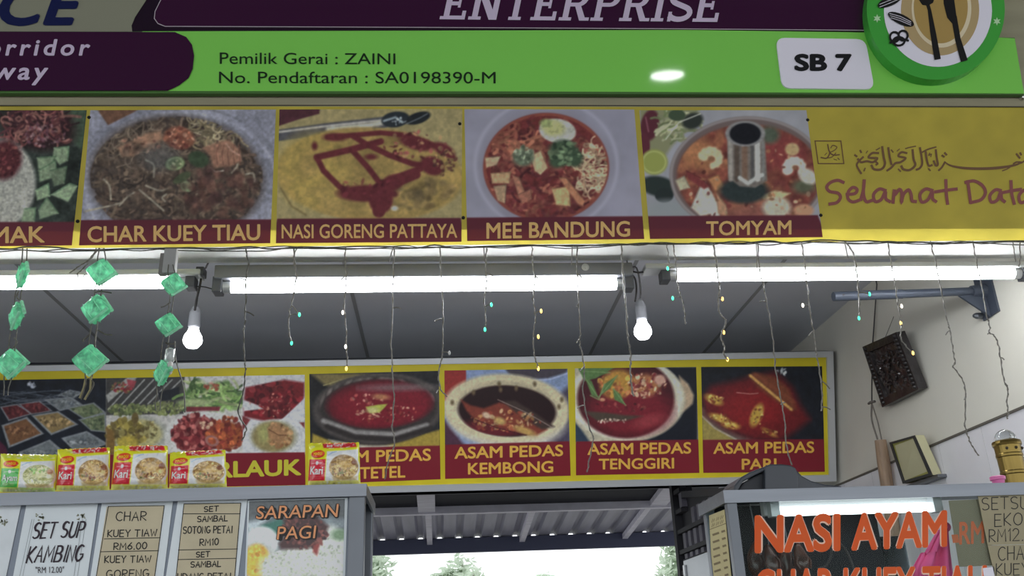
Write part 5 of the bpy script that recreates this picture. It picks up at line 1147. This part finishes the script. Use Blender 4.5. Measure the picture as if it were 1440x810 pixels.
for k in range(2):
    for j in range(3): x = 1001 + j * 6; y = 731.5 + k * 6.5 - j * 2.2; ribbon(mb, SX, [(x, y + 3), (x + 1.5, y - 2), (x + 2.5, y + 2), (x + 4, y - 2)], .9, .0016)
for k in range(7):
    y = 752 + k * 10.5
    for x, l in ((1003 + k * .5, 7), (1015.5 + k * .8, 3)): ribbon(mb, SX, [(x, y - (x - 1003) * .35), (x + l, y - (x + l - 1003) * .35)], 3, .0016)
mb.build('handwriting', mat('faded_ink', rgb(120, 104, 70), .7), n4)
# roasted meat hanging inside, hooks, cord and pink cloth
meat_m = mat('dark_roast_skin', rgb(86, 50, 40), .3, noise=.6, nscale=30, bump=.5, coat=.4)
def roast(label, x, y, Y, w, h, tilt, seed):
    c = onY(x, y, Y); k = Y / FPX; rr = random.Random(seed)
    t = thing('roast_chicken', label, 'roast meat', c - Vector((0, 0, h * k)))
    mb = MB(); n = 18; kk = 12; vs = []; fs = []
    ph = [rr.uniform(0, 6) for _ in range(5)]
    for i in range(kk + 1):
        th = math.pi * i / kk; rad = max(.02, math.sin(th)) * (1.0 if th > 1.4 else .62 + .3 * th / 1.4)
        for j in range(n):
            p = 2 * math.pi * j / n; b = 1 + .14 * math.sin(3 * p + ph[0] + 2 * th) + .1 * math.sin(5 * th + ph[1] + p) + .06 * math.sin(7 * p + ph[2])
            v = Vector((rad * math.cos(p) * w * b, rad * math.sin(p) * w * .75 * b, math.cos(th) * h)) * k
            vs.append(c + Matrix.Rotation(tilt, 3, 'Y') @ v)
    for i in range(kk):
        for j in range(n): fs.append([i * n + j, i * n + (j + 1) % n, (i + 1) * n + (j + 1) % n, (i + 1) * n + j])
    mb.add(vs, fs); mb.build('carcass', meat_m, t, smooth=True)
    wg = MB(); s = Matrix.Rotation(tilt, 3, 'Y')
    for sd in (-1, 1): wg.tube(catmull([c + s @ (Vector((sd * w * .6, -w * .5, h * .2)) * k), c + s @ (Vector((sd * w * .95, -w * .6, -h * .1)) * k), c + s @ (Vector((sd * w * .7, -w * .7, -h * .5)) * k)], 4), w * .16 * k, 7)
    wg.build('wing_pair', meat_m, t, smooth=True)
    hk = MB(); tp_ = c + s @ (Vector((0, 0, h)) * k); hk.tube(catmull([tp_ - Vector((0, 0, .012)), tp_ + Vector((.006, 0, .01)), Vector((tp_.x, Y, zR - .008))], 5), .0018, 6); hk.build('hook', steel, t)
for lab, x, y, w, h, ti, sd, Yc in (('dark roast chicken hanging at far left inside the orange-lettered display case', 1062, 786, 10.5, 24, .1, 1, 2.335), ('dark roast chicken hanging second from left under orange letter N', 1084, 789, 10.5, 23, -.12, 2, 2.285), ('dark roast chicken hanging third from left, partly behind orange letter A', 1105, 787, 10.5, 23, .1, 3, 2.335), ('dark roast chicken hanging rightmost of the row, with shiny skin', 1127, 788, 10.5, 24, -.1, 4, 2.285)): roast(lab, x, y, Yc, w, h, ti, sd)
cb = MB().tube(catmull([onY(x, y, 2.27) for x, y in [(1176, 712), (1172, 740), (1178, 760), (1190, 775), (1200, 800), (1208, 840)]] , 6), .0035, 6); cb.tube(catmull([onY(x, y, 2.27) for x, y in [(1150, 800), (1162, 795), (1169, 780), (1168, 762), (1174, 742)]], 6), .003, 6)
tag(cb.build('black_cord', wire_m), 'thin black cord looping inside the orange-lettered display case below the letters', 'cord')
pk = mat('pink_cloth', rgb(255, 104, 170), .7, noise=.08, nscale=20)
t = thing('pink_cloth', 'pink cloth hanging in folds inside the right end of the display case', 'cloth', onY(1318, 815, 2.24))
vs = []; fs = []; nu, nv = 26, 14
for j in range(nv + 1):
    v = j / nv; y = 738 + 92 * v; x0 = 1318 - 34 * min(1, v * 1.5); x1 = 1332 + 16 * v
    for i in range(nu + 1):
        u = i / nu; p = onY(x0 + (x1 - x0) * u, y + (10 * (1 - u) if v < .4 else 0), 2.235); p.y += .02 * v ** .6 * math.sin(u * 15) + .008 * math.sin(u * 31 + 1); vs.append(p)
for j in range(nv):
    for i in range(nu): a = j * (nu + 1) + i; fs.append([a, a + 1, a + nu + 2, a + nu + 1])
mb = MB(); mb.add(vs, fs); o = mb.build('cloth_folds', pk, t, smooth=True); o.modifiers.new('thickness', 'SOLIDIFY').thickness = .002
MB().tube(catmull([onY(1328, 742, 2.235), onY(1326, 728, 2.235), Vector((onY(1325, 715, 2.235).x, 2.235, zR - .008))], 4), .002, 6).build('hook', steel, t)
mb = MB(); p = onY(1329, 741, 2.23); mb.ball(p, .014, 12, .9, 8); mb.build('knot', pk, t, smooth=True)

# ------------------------------------------------------------------ on top of the right case
tub = mat('dark_grey_plastic', rgb(62, 66, 74), .42, noise=.05, coat=.1); tub2 = mat('darker_grey_plastic', rgb(46, 48, 54), .55)
yt0 = 2.30
cp = thing('plastic_cover', 'dark grey moulded plastic cover lying on top left of the orange-lettered display case', 'cover', (onY(1105, 685, yt0).x, yt0 + .06, zR))
def prof(pts, y0, y1, m, name):
    P_ = PY(y0); q = [P_.at(x, y) for x, y in pts]; q = [Vector((p.x, p.y, max(p.z, zR + .001))) for p in q]
    MB().slab(q, (0, y1 - y0, 0)).build(name, m, cp, bevel=.004, seg=2)
prof([(1030, 700), (1033, 682), (1042, 671), (1054, 664), (1070, 658), (1080, 654), (1080, 660), (1062, 668), (1045, 677), (1038, 690), (1038, 700)], yt0 - .005, yt0 + .12, tub, 'curved_rim')
prof([(1038, 700), (1039, 688), (1046, 678), (1063, 669), (1078, 662), (1080, 700)], yt0 + .01, yt0 + .11, tub2, 'recessed_side')
prof([(1076, 700), (1076, 655), (1084, 652.5), (1100, 652.5), (1112, 654), (1119, 658), (1123, 668), (1124, 700)], yt0 - .012, yt0 + .13, tub, 'raised_box')
prof([(1122, 700), (1120, 660), (1128, 669), (1141, 676), (1160, 681), (1184, 683.5), (1186, 700)], yt0 - .002, yt0 + .12, tub, 'sloping_flange')
brass = mat('brass', rgb(132, 112, 60), .28, .85, noise=.08, nscale=20)
yl = 2.36; c0 = onY(1427, 672, yl); c0.z = zR; kpx = yl / FPX
ln = thing('brass_lantern', 'brass drum shaped lantern with a clear glass dome on the orange-lettered display case', 'lantern', c0)
H = onY(1422, 624, yl).z - zR; R_ = 18.5 * kpx
MB().lathe(c0, [(R_ * .9, 0), (R_ * .95, .004), (R_ * .92, .01), (R_ * .93, H * .38), (R_ * .98, H * .4), (R_ * .98, H * .44), (R_ * .94, H * .46), (R_ * .96, H * .72), (R_ * 1.0, H * .74), (R_ * 1.0, H * .78), (R_ * .97, H * .8), (R_ * .99, H)], 32).build('body', brass, ln, smooth=False)
MB().lathe(c0 + Vector((0, 0, H)), [(R_ * 1.06, -.006), (R_ * 1.1, -.001), (R_ * 1.06, .006), (R_ * .86, .009)], 32).build('collar', brass, ln)
MB().lathe(c0 + Vector((0, 0, H + .008)), [(R_ * .84 * math.cos(t), R_ * .92 * math.sin(t)) for t in np.linspace(0, 1.56, 10)], 28).build('glass_dome', mat('dome_glass', rgb(226, 230, 232), .05, trans=.8, coat=.3), ln, smooth=True)
kn = MB()
for t in (-2.2, -1.5, -.7): kn.ball(c0 + Vector((R_ * 1.0 * math.cos(t), R_ * 1.0 * math.sin(t), H * .88)), .004, 8)
kn.build('rivet_band', mat('dark_rivet', rgb(60, 48, 30), .5), ln)
lc = onY(1402, 669, 2.20); hh = lc.z - zR; lc.z = zR
MB().lathe(lc, [(.001, 0), (.013, 0), (.015, hh - .012), (.018, hh - .011), (.0185, hh - .003), (.015, hh - .001), (.001, hh)], 28).build('pink_tub', mat('pink_plastic', rgb(222, 110, 170), .35))
o = bpy.data.objects['pink_tub']; tag(o, 'small pink plastic tub beside the brass lantern on the orange-lettered display case', 'tub')

# steel cabinet edge left of the right case
c1 = onX(993, 774, .80)
ck = thing('steel_cabinet', 'shiny steel cabinet side standing behind the side of orange-lettered display case', 'cabinet', (1.0, c1.y + .4, 0))
yb0, yb1 = c1.y - .25, onX(960, 787, .80).y
MB().box((.80, yb0, .0), (1.3, yb1, c1.z)).build('body', mat('mirror_steel', rgb(84, 88, 94), .25, .9, noise=.1, nscale=5, stretch=(1, 3, .4)), ck, bevel=.006)
MB().box((.795, yb1 - .03, .0), (.80, yb1 - .01, c1.z - .02)).build('edge_strip', alu, ck)

# ================================================================== left-hand counter display
YL = 2.0
zL = onY(300, 685.5, YL).z; xL1 = onY(515.5, 684, YL).x; xL0 = -2.0; yLb = 2.29; zl2 = onY(300, 703, YL).z
lb = thing('steel_counter_base', 'steel counter base under the display case fronted by notices', 'counter', ((xL0 + xL1) / 2, (YL + yLb) / 2, 0))
MB().box((xL0, YL + .005, .1), (xL1 - .01, yLb - .01, 1.28)).build('cabinet', steel, lb, bevel=.004)
for x in (xL0 + .05, xL1 - .06):
    for y in (YL + .05, yLb - .05): MB().box((x - .02, y - .02, 0), (x + .02, y + .02, .1)).build('leg', steel_d, lb)
lc_ = thing('display_case', 'steel display case with noodle packets on top and notices on its front', 'display case', ((xL0 + xL1) / 2, (YL + yLb) / 2, 1.28))
MB().box((xL0, YL + .006, zL - .006), (xL1 - .006, yLb, zL)).build('top_panel', steel, lc_)
mb = MB(); mb.box((xL0, YL, zl2), (xL1, YL + .006, zL)); mb.box((xL1 - .006, YL + .006, zl2), (xL1, yLb, zL)); mb.build('top_rim', steel, lc_)
for x, y in ((onY(489, 740, YL).x, YL + .01), (onY(489, 740, YL).x, yLb - .04), (xL0 + .005, YL + .01), (xL0 + .005, yLb - .04)):
    MB().box((x, y, 1.28), (x + .034, y + .03, zL - .006)).build('corner_post', steel_d, lc_, bevel=.003)
MB().box((xL0 + .01, YL + .026, 1.28), (onY(489, 740, YL).x, YL + .034, zL - .006)).build('front_panel', mat('blue_grey_panel', rgb(120, 128, 140), .4, .3), lc_)
NP = PY(YL + .025)
lam = mat('laminate_edge', rgb(222, 230, 234), .3, noise=.04); whitep = paper_mat('white_paper', rgb(228, 234, 238)); note = paper_mat('tan_paper', rgb(204, 192, 162))
def hq(n, body_, x0, x1, t, b, w=1.5, m=inkm, dt=-1, sl=.06): hand(n, body_, NP, rect(x0, x1, t, b, t + dt, b + dt), m, w, .0022, slant=sl)
a1 = notice('plain white notice at the far left of notice counter front', NP, [(-70, 710), (30, 708), (0, 850), (-110, 850)], whitep)
a2 = notice('white SET SUP KAMBING notice in dark slanted lettering', NP, [(37, 710), (138, 706), (117, 850), (11, 850)], lam)
for n, fx, fy in ((a1, 3, 733), (a2, 56, 728), (a2, 116, 727)):
    mb = MB(); rr = random.Random(int(fx))
    for k in range(16): a, d = rr.uniform(0, 6.28), rr.uniform(0, 8); x, y = fx + d * math.cos(a), fy + d * math.sin(a) * .8; mb.add([NP.at(px, py, .0018) for px, py in blob(x, y, rr.uniform(1, 2.4), rr.uniform(.6, 1.3), rr.uniform(0, 180), 8)], [list(range(8))])
    mb.build('flower_print', mat('grey_flower', rgb(150, 152, 130), .6), n)
gl_ = mat('grey_line', rgb(150, 156, 160), .6)
for d in (0, 5):
    for p, q in (((48 - d * .6, 730), (24 - d, 850)), ((116 + d, 730), (98 + d, 850))): mb = MB(); ribbon(mb, NP, [p, q], .6, .0018); mb.build('border_line', gl_, a2)
plum = mat('dark_plum_ink', rgb(44, 28, 42), .6)
hand(a2, 'SET SUP', NP, rect(45, 115, 735.5, 757, 733.5, 755), plum, [2.4, 3.4, 2.8, 2.0], .0022, .02, 'lettering', .42); hand(a2, 'KAMBING', NP, rect(37, 114, 769, 791, 767, 789), plum, [2.4, 3.4, 2.8, 2.0], .0022, .02, 'lettering', .4); text(a2, '"RM 12.00"', NP, rect(50, 90, 797, 806, 796.5, 805.5), plum, .002, .004)
def tan_notice(label, lamq, inq, rows, sides):
    n = notice(label, NP, lamq, lam); mb = MB().slab([NP.at(*p, .0018) for p in inq], Vector((0, .0005, 0))); mb.build('tan_sheet', note, n)
    mb = MB()
    for p, q in rows + sides: ribbon(mb, NP, [p, q], 1.1, .002)
    mb.build('ruled_line', inkm, n); return n
def z3(x, y): return (x / 4.263, 620 + y / 4.263)
def z4(x, y): return (220 + x / 4.264, 620 + y / 4.264)
a3 = tan_notice('tan handwritten CHAR KUEY TIAW RM6.00 notice', [(143, 708), (243, 705), (225, 850), (121, 850)], [z3(640, 395), z3(985, 388), z3(905, 970), z3(550, 970)], [(z3(625, 588), z3(960, 580)), (z3(605, 665), z3(950, 658))], [(z3(650, 393), z3(562, 900)), (z3(985, 388), z3(915, 900)), (z3(650, 393), z3(985, 388))])
for b_, x0, x1, t, b in (('CHAR', 695, 875, 428, 480), ('KUEY TIAW', 645, 938, 535, 575), ('RM6.00', 682, 878, 613, 652), ('KUEY TIAW', 627, 903, 692, 731), ('GORENG', 637, 890, 775, 820)):
    p, q = z3(x0, t), z3(x1, b); hq(a3, b_, p[0], q[0], p[1], q[1])
a4 = tan_notice('tan handwritten SET SAMBAL SOTONG PETAI RM10 notice', [(250, 704.5), (348, 702), (330, 850), (227, 850)], [z4(165, 378), z4(505, 373), z4(455, 970), z4(100, 970)], [(z4(160, 437), z4(502, 437)), (z4(132, 654), z4(485, 648)), (z4(128, 712), z4(478, 704))], [(z4(165, 378), z4(108, 900)), (z4(506, 373), z4(462, 900)), (z4(165, 378), z4(506, 373))])
for b_, x0, x1, t, b in (('SET', 285, 370, 395, 425), ('SAMBAL', 245, 425, 452, 485), ('SOTONG PETAI', 160, 452, 515, 555), ('RM10', 260, 370, 590, 628), ('SET', 238, 318, 668, 698), ('SAMBAL', 205, 385, 725, 758), ('UDANG PETAI', 125, 442, 797, 835)):
    p, q = z4(x0, t), z4(x1, b); hq(a4, b_, p[0], q[0], p[1], q[1])
# breakfast poster
GP = .42
a5 = notice('SARAPAN PAGI breakfast poster with rice photo at end of the notice counter', NP, [(348.5, 704), (489, 700), (484, 850), (343, 850)], lam, 'breakfast_poster', cat='poster')
cv = Canvas(340, 695, 492, 852, (92, 100, 104), 2, GP, 41); c = cv
c.mottle(.15, 30); c.poly([(340, 695), (492, 695), (492, 730), (440, 726), (400, 722), (340, 730)], (70, 74, 76), 4); c.poly([(352, 745), (395, 728), (410, 745), (385, 760), (360, 752)], (44, 88, 78), 3); c.poly([(345, 735), (380, 728), (350, 750)], (150, 160, 164), 3)
c.ell(368, 762, 24, 22, (170, 174, 172), 0, 2); c.ell(362, 788, 26, 26, (150, 152, 148), 0, 2); c.ell(360, 789, 19, 24, (196, 148, 60), 10, 2); c.bits(360, 788, 16, 20, 60, 1, 4, [(206, 160, 72), (180, 128, 46)])
c.ell(455, 790, 32, 52, (168, 172, 164), 15, 3); c.ell(425, 800, 60, 30, (164, 168, 158), 0, 4); c.ell(420, 845, 75, 40, (150, 156, 142), 0, 4)
c.bits(430, 800, 60, 50, 1500, .8, 2.4, [(186, 190, 180), (162, 166, 156), (150, 156, 142), (192, 196, 188)], np.clip(c.region('ell', 455, 790, 32, 52) + c.region('ell', 425, 800, 60, 30) + c.region('ell', 420, 845, 75, 40), 0, 1))
c.poly([(398, 730), (440, 722), (462, 740), (456, 756), (446, 768), (430, 772), (395, 772), (392, 765), (402, 752)], (52, 30, 30), 3); c.bits(428, 748, 32, 24, 150, 1, 5, [(82, 44, 40), (40, 24, 26), (100, 58, 52), (64, 34, 34)]); c.poly([(440, 766), (450, 764), (446, 782), (440, 776)], (112, 48, 44), 2); c.ell(478, 752, 12, 8, (96, 118, 92), 0, 3)
c.mottle(.08, 3, seed=2)
c.soften(1, 1.0, 1.0)
picture(a5, NP, [(350.5, 705), (485, 701.5), (481, 850), (345.5, 850)], cv, print_mat('poster_print', .25), .0016, 'photo_print', .5)
dk = MB().box((xR0 + .04, yRb - .009, zb + .02), (onY(1236, 760, yRb).x, yRb - .004, zR - .007)); dk.build('darkening_panel', mat('darkening_panel_grey', rgb(40, 44, 50), .8), case)  # dark panel added to darken the left of the case interior
blk2 = mat('black_shadow_ink', rgb(22, 18, 18), .5); org2 = mat('orange_print', rgb(240, 164, 112), .5)
for b_, q in (('SARAPAN', rect(360, 476.5, 712, 730, 708.5, 727)), ('PAGI', rect(389, 445, 740.5, 759, 738.5, 757))):
    text(a5, b_, NP, tuple((x + 2.2, y + 2.0) for x, y in q), blk2, .0022, .07, .12, name='lettering_shadow'); text(a5, b_, NP, tuple((x + (-1 if i in (0, 3) else 1), y + (-1 if i < 2 else 1)) for i, (x, y) in enumerate(q)), blk2, .0025, .06, .12, name='lettering_outline'); text(a5, b_, NP, q, org2, .0028, .006, .12)

# ------------------------------------------------------------------ noodle packets standing on the notice counter
pk_m = print_mat('noodle_packet_film', .18, spec=.7)
pw_m = mat('packet_white', rgb(240, 238, 236), .3); py_m = mat('packet_yellow', rgb(250, 214, 40), .3)
def packet(label, q, kind, seed, top_red=True):
    rr = np.random.default_rng(seed); g = .5
    cv = Canvas(0, 0, 80, 56, (196, 186, 44), 3, g, seed); c = cv
    main = (160, 28, 44) if kind == 'kari' else (52, 140, 58)
    c.poly([(0, 0), (80, 0), (80, 8), (0, 8)], (206, 190, 40) if kind == 'kari' else (170, 190, 56), 1)
    if top_red: c.poly([(22, 1), (74, 0), (76, 6), (24, 7)], main, 1); c.bits(50, 3, 22, 2, 14, .6, 1.6, [(214, 190, 180)])  # pale specks on the strip are painted shine
    c.poly([(2, 21), (27, 21), (25, 49), (0, 49)], main, .5); c.poly([(2, 7), (28, 7), (27, 21), (2, 21)], (210, 180, 30), .5)
    c.poly([(29, 11), (78, 9), (77, 50), (26, 51)], (176, 178, 180), .6)
    c.ell(15, 14.5, 10.5, 5, (110, 24, 22), -4, .5); c.ell(15, 14.2, 9.6, 4.2, (192, 54, 34), -4, .4)
    c.ell(13.5, 26, 2.2, 2.4, (222, 214, 212), 0, .4)
    c.line([(6, 26.5), (10, 26.2)], .7, (200, 180, 176)); c.line([(17, 26), (21, 26)], .7, (200, 180, 176))
    for k in range(2): c.line([(5, 44 + k * 2.4), (20, 43.5 + k * 2.4)], .6, (186, 110, 100), alpha=.7)
    nd = [(146, 118, 70), (176, 148, 96), (118, 90, 54), (190, 166, 118)] if kind == 'kari' else [(160, 160, 112), (186, 184, 140), (130, 134, 86), (196, 196, 160)]
    c.ell(55, 33, 25, 19.5, (196, 196, 192), 0, .8); c.ell(55, 32, 22.5, 16.5, nd[2], 0, .8); m = c.region('ell', 55, 32, 22, 16)
    c.strands(55, 32, 21, 15, 200, 9, 1.1, nd, .6, m); c.ell(55, 29, 9, 6, nd[1], 0, 2.5, .8); c.ell(71, 26, 4.4, 3.6, (110, 70, 50) if kind == 'kari' else (150, 110, 84), 0, .8); c.ell(70, 33, 4, 3, nd[3], 0, 1)
    if kind == 'kari': c.bits(48, 38, 12, 5, 18, .8, 2, [(100, 56, 40), (84, 92, 50)])
    else: c.bits(52, 24, 12, 4, 14, .8, 2.4, [(80, 124, 60), (110, 150, 80)])
    c.line([(31, 16), (38, 12.5), (44, 11.5)], 1.2, (96, 130, 170), .5, .6); c.poly([(36, 44), (76, 44), (74, 50), (40, 51)], (150, 128, 84), 1.5, .7)
    c.poly([(0, 49), (80, 50), (80, 56), (0, 56)], (176, 172, 90) if kind == 'kari' else (150, 170, 96), .8); c.bits(40, 53, 38, 2.4, 26, .7, 2.4, [(150, 142, 90), (200, 198, 160)], None, .6)
    for _ in range(7): x = rr.random() * 74; c.line([(x, 3 + rr.random() * 4), (x + 3 + rr.random() * 5, 4 + rr.random() * 4)], .8, (228, 226, 210), .5, .7)  # short pale strokes painted as gloss on the wrinkled film
    c.mottle(.07, 4, seed=3)
    Y = 2.045; nx, ny = 100, 72; u, v = np.meshgrid(np.linspace(0, 1, nx), np.linspace(0, 1, ny))
    (ax, ay), (bx, by), (cx, cy), (dx, dy) = q
    zig = .0
    x = (ax * (1 - u) + bx * u) * (1 - v) + (dx * (1 - u) + cx * u) * v; y = (ay * (1 - u) + by * u) * (1 - v) + (dy * (1 - u) + cy * u) * v
    y = y + np.where(v < .08, np.sin(u * 70) * .35 * (1 - v / .08), 0) + 1.4 * np.sin(u * 3.1 + seed) * (1 - v) * .6
    wr_ = fbm(ny, nx, 16, seed + 90); bul = (1 - (2 * u - 1) ** 6) * (1 - np.abs(2 * v - 1) ** 5); dep = .021 * bul * (.85 + .3 * wr_) + .0035 * (wr_ - .5) * (1 - bul) + .002 * np.sin(u * 40 + seed) * np.clip(1 - v / .14, 0, 1)
    def P_of(x, y, d):
        D = np.array(RT) * ((x - 720) / FPX)[..., None] - np.array(UP) * ((y - 405) / FPX)[..., None] + np.array(FWD)
        return np.array(O) + D * ((Y - d) / D[..., 1])[..., None]
    P = P_of(x, y, dep); P[..., 2] = np.maximum(P[..., 2], zL + .0006); Pb = P_of(x, y, -dep * .5); Pb[..., 2] = np.maximum(Pb[..., 2], zL + .0006)
    cen = P_of(np.array([(cx + dx) / 2]), np.array([(cy + dy) / 2]), np.array([0.]))[0]; cen[2] = zL
    t = thing('noodle_packet', label, 'noodle packet', tuple(cen), 'instant noodle packets on the notice counter')
    C = np.clip(s2l(np.clip(cv.sample(u * 80, v * 56), 0, 255)) / g, .004, .88)
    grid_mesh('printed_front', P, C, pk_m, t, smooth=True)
    Cb = np.zeros_like(C); Cb[:] = s2l((220, 200, 60)); grid_mesh('back_film', Pb[:, ::-1], Cb, pk_m, t, smooth=True)
    def surf(px, py, off):
        uu, vv = np.array([px / 80]), np.array([py / 56]); i = int(np.clip(vv[0], 0, 1) * (ny - 1)); j = int(np.clip(uu[0], 0, 1) * (nx - 1)); p = P[i, j]
        i2, j2 = min(i + 1, ny - 1), min(j + 1, nx - 1); fu = uu[0] * (nx - 1) - j; fv = vv[0] * (ny - 1) - i
        p = P[i, j] * (1 - fu) * (1 - fv) + P[i, j2] * fu * (1 - fv) + P[i2, j] * (1 - fu) * fv + P[i2, j2] * fu * fv
        return Vector(p) + Vector((0, -off, 0))
    for b_, qq, mm, bo in (('Kari' if kind == 'kari' else 'Ayam', rect(3, 23 if kind == 'kari' else 25, 30.5, 41 if kind == 'kari' else 42.5), pw_m, .02), ('MAGGI', rect(8, 22, 12.4, 16.4, 11.6, 15.6), py_m, .03)):
        vv, ff, LL, _w = glyphs(b_, bo, .1); mb = MB(); mb.add([surf(*lerp2(qq, a, b), .0009 + k * 2e-5) for (a, b), k in zip(vv, LL)], ff); mb.build('lettering', mm, t)
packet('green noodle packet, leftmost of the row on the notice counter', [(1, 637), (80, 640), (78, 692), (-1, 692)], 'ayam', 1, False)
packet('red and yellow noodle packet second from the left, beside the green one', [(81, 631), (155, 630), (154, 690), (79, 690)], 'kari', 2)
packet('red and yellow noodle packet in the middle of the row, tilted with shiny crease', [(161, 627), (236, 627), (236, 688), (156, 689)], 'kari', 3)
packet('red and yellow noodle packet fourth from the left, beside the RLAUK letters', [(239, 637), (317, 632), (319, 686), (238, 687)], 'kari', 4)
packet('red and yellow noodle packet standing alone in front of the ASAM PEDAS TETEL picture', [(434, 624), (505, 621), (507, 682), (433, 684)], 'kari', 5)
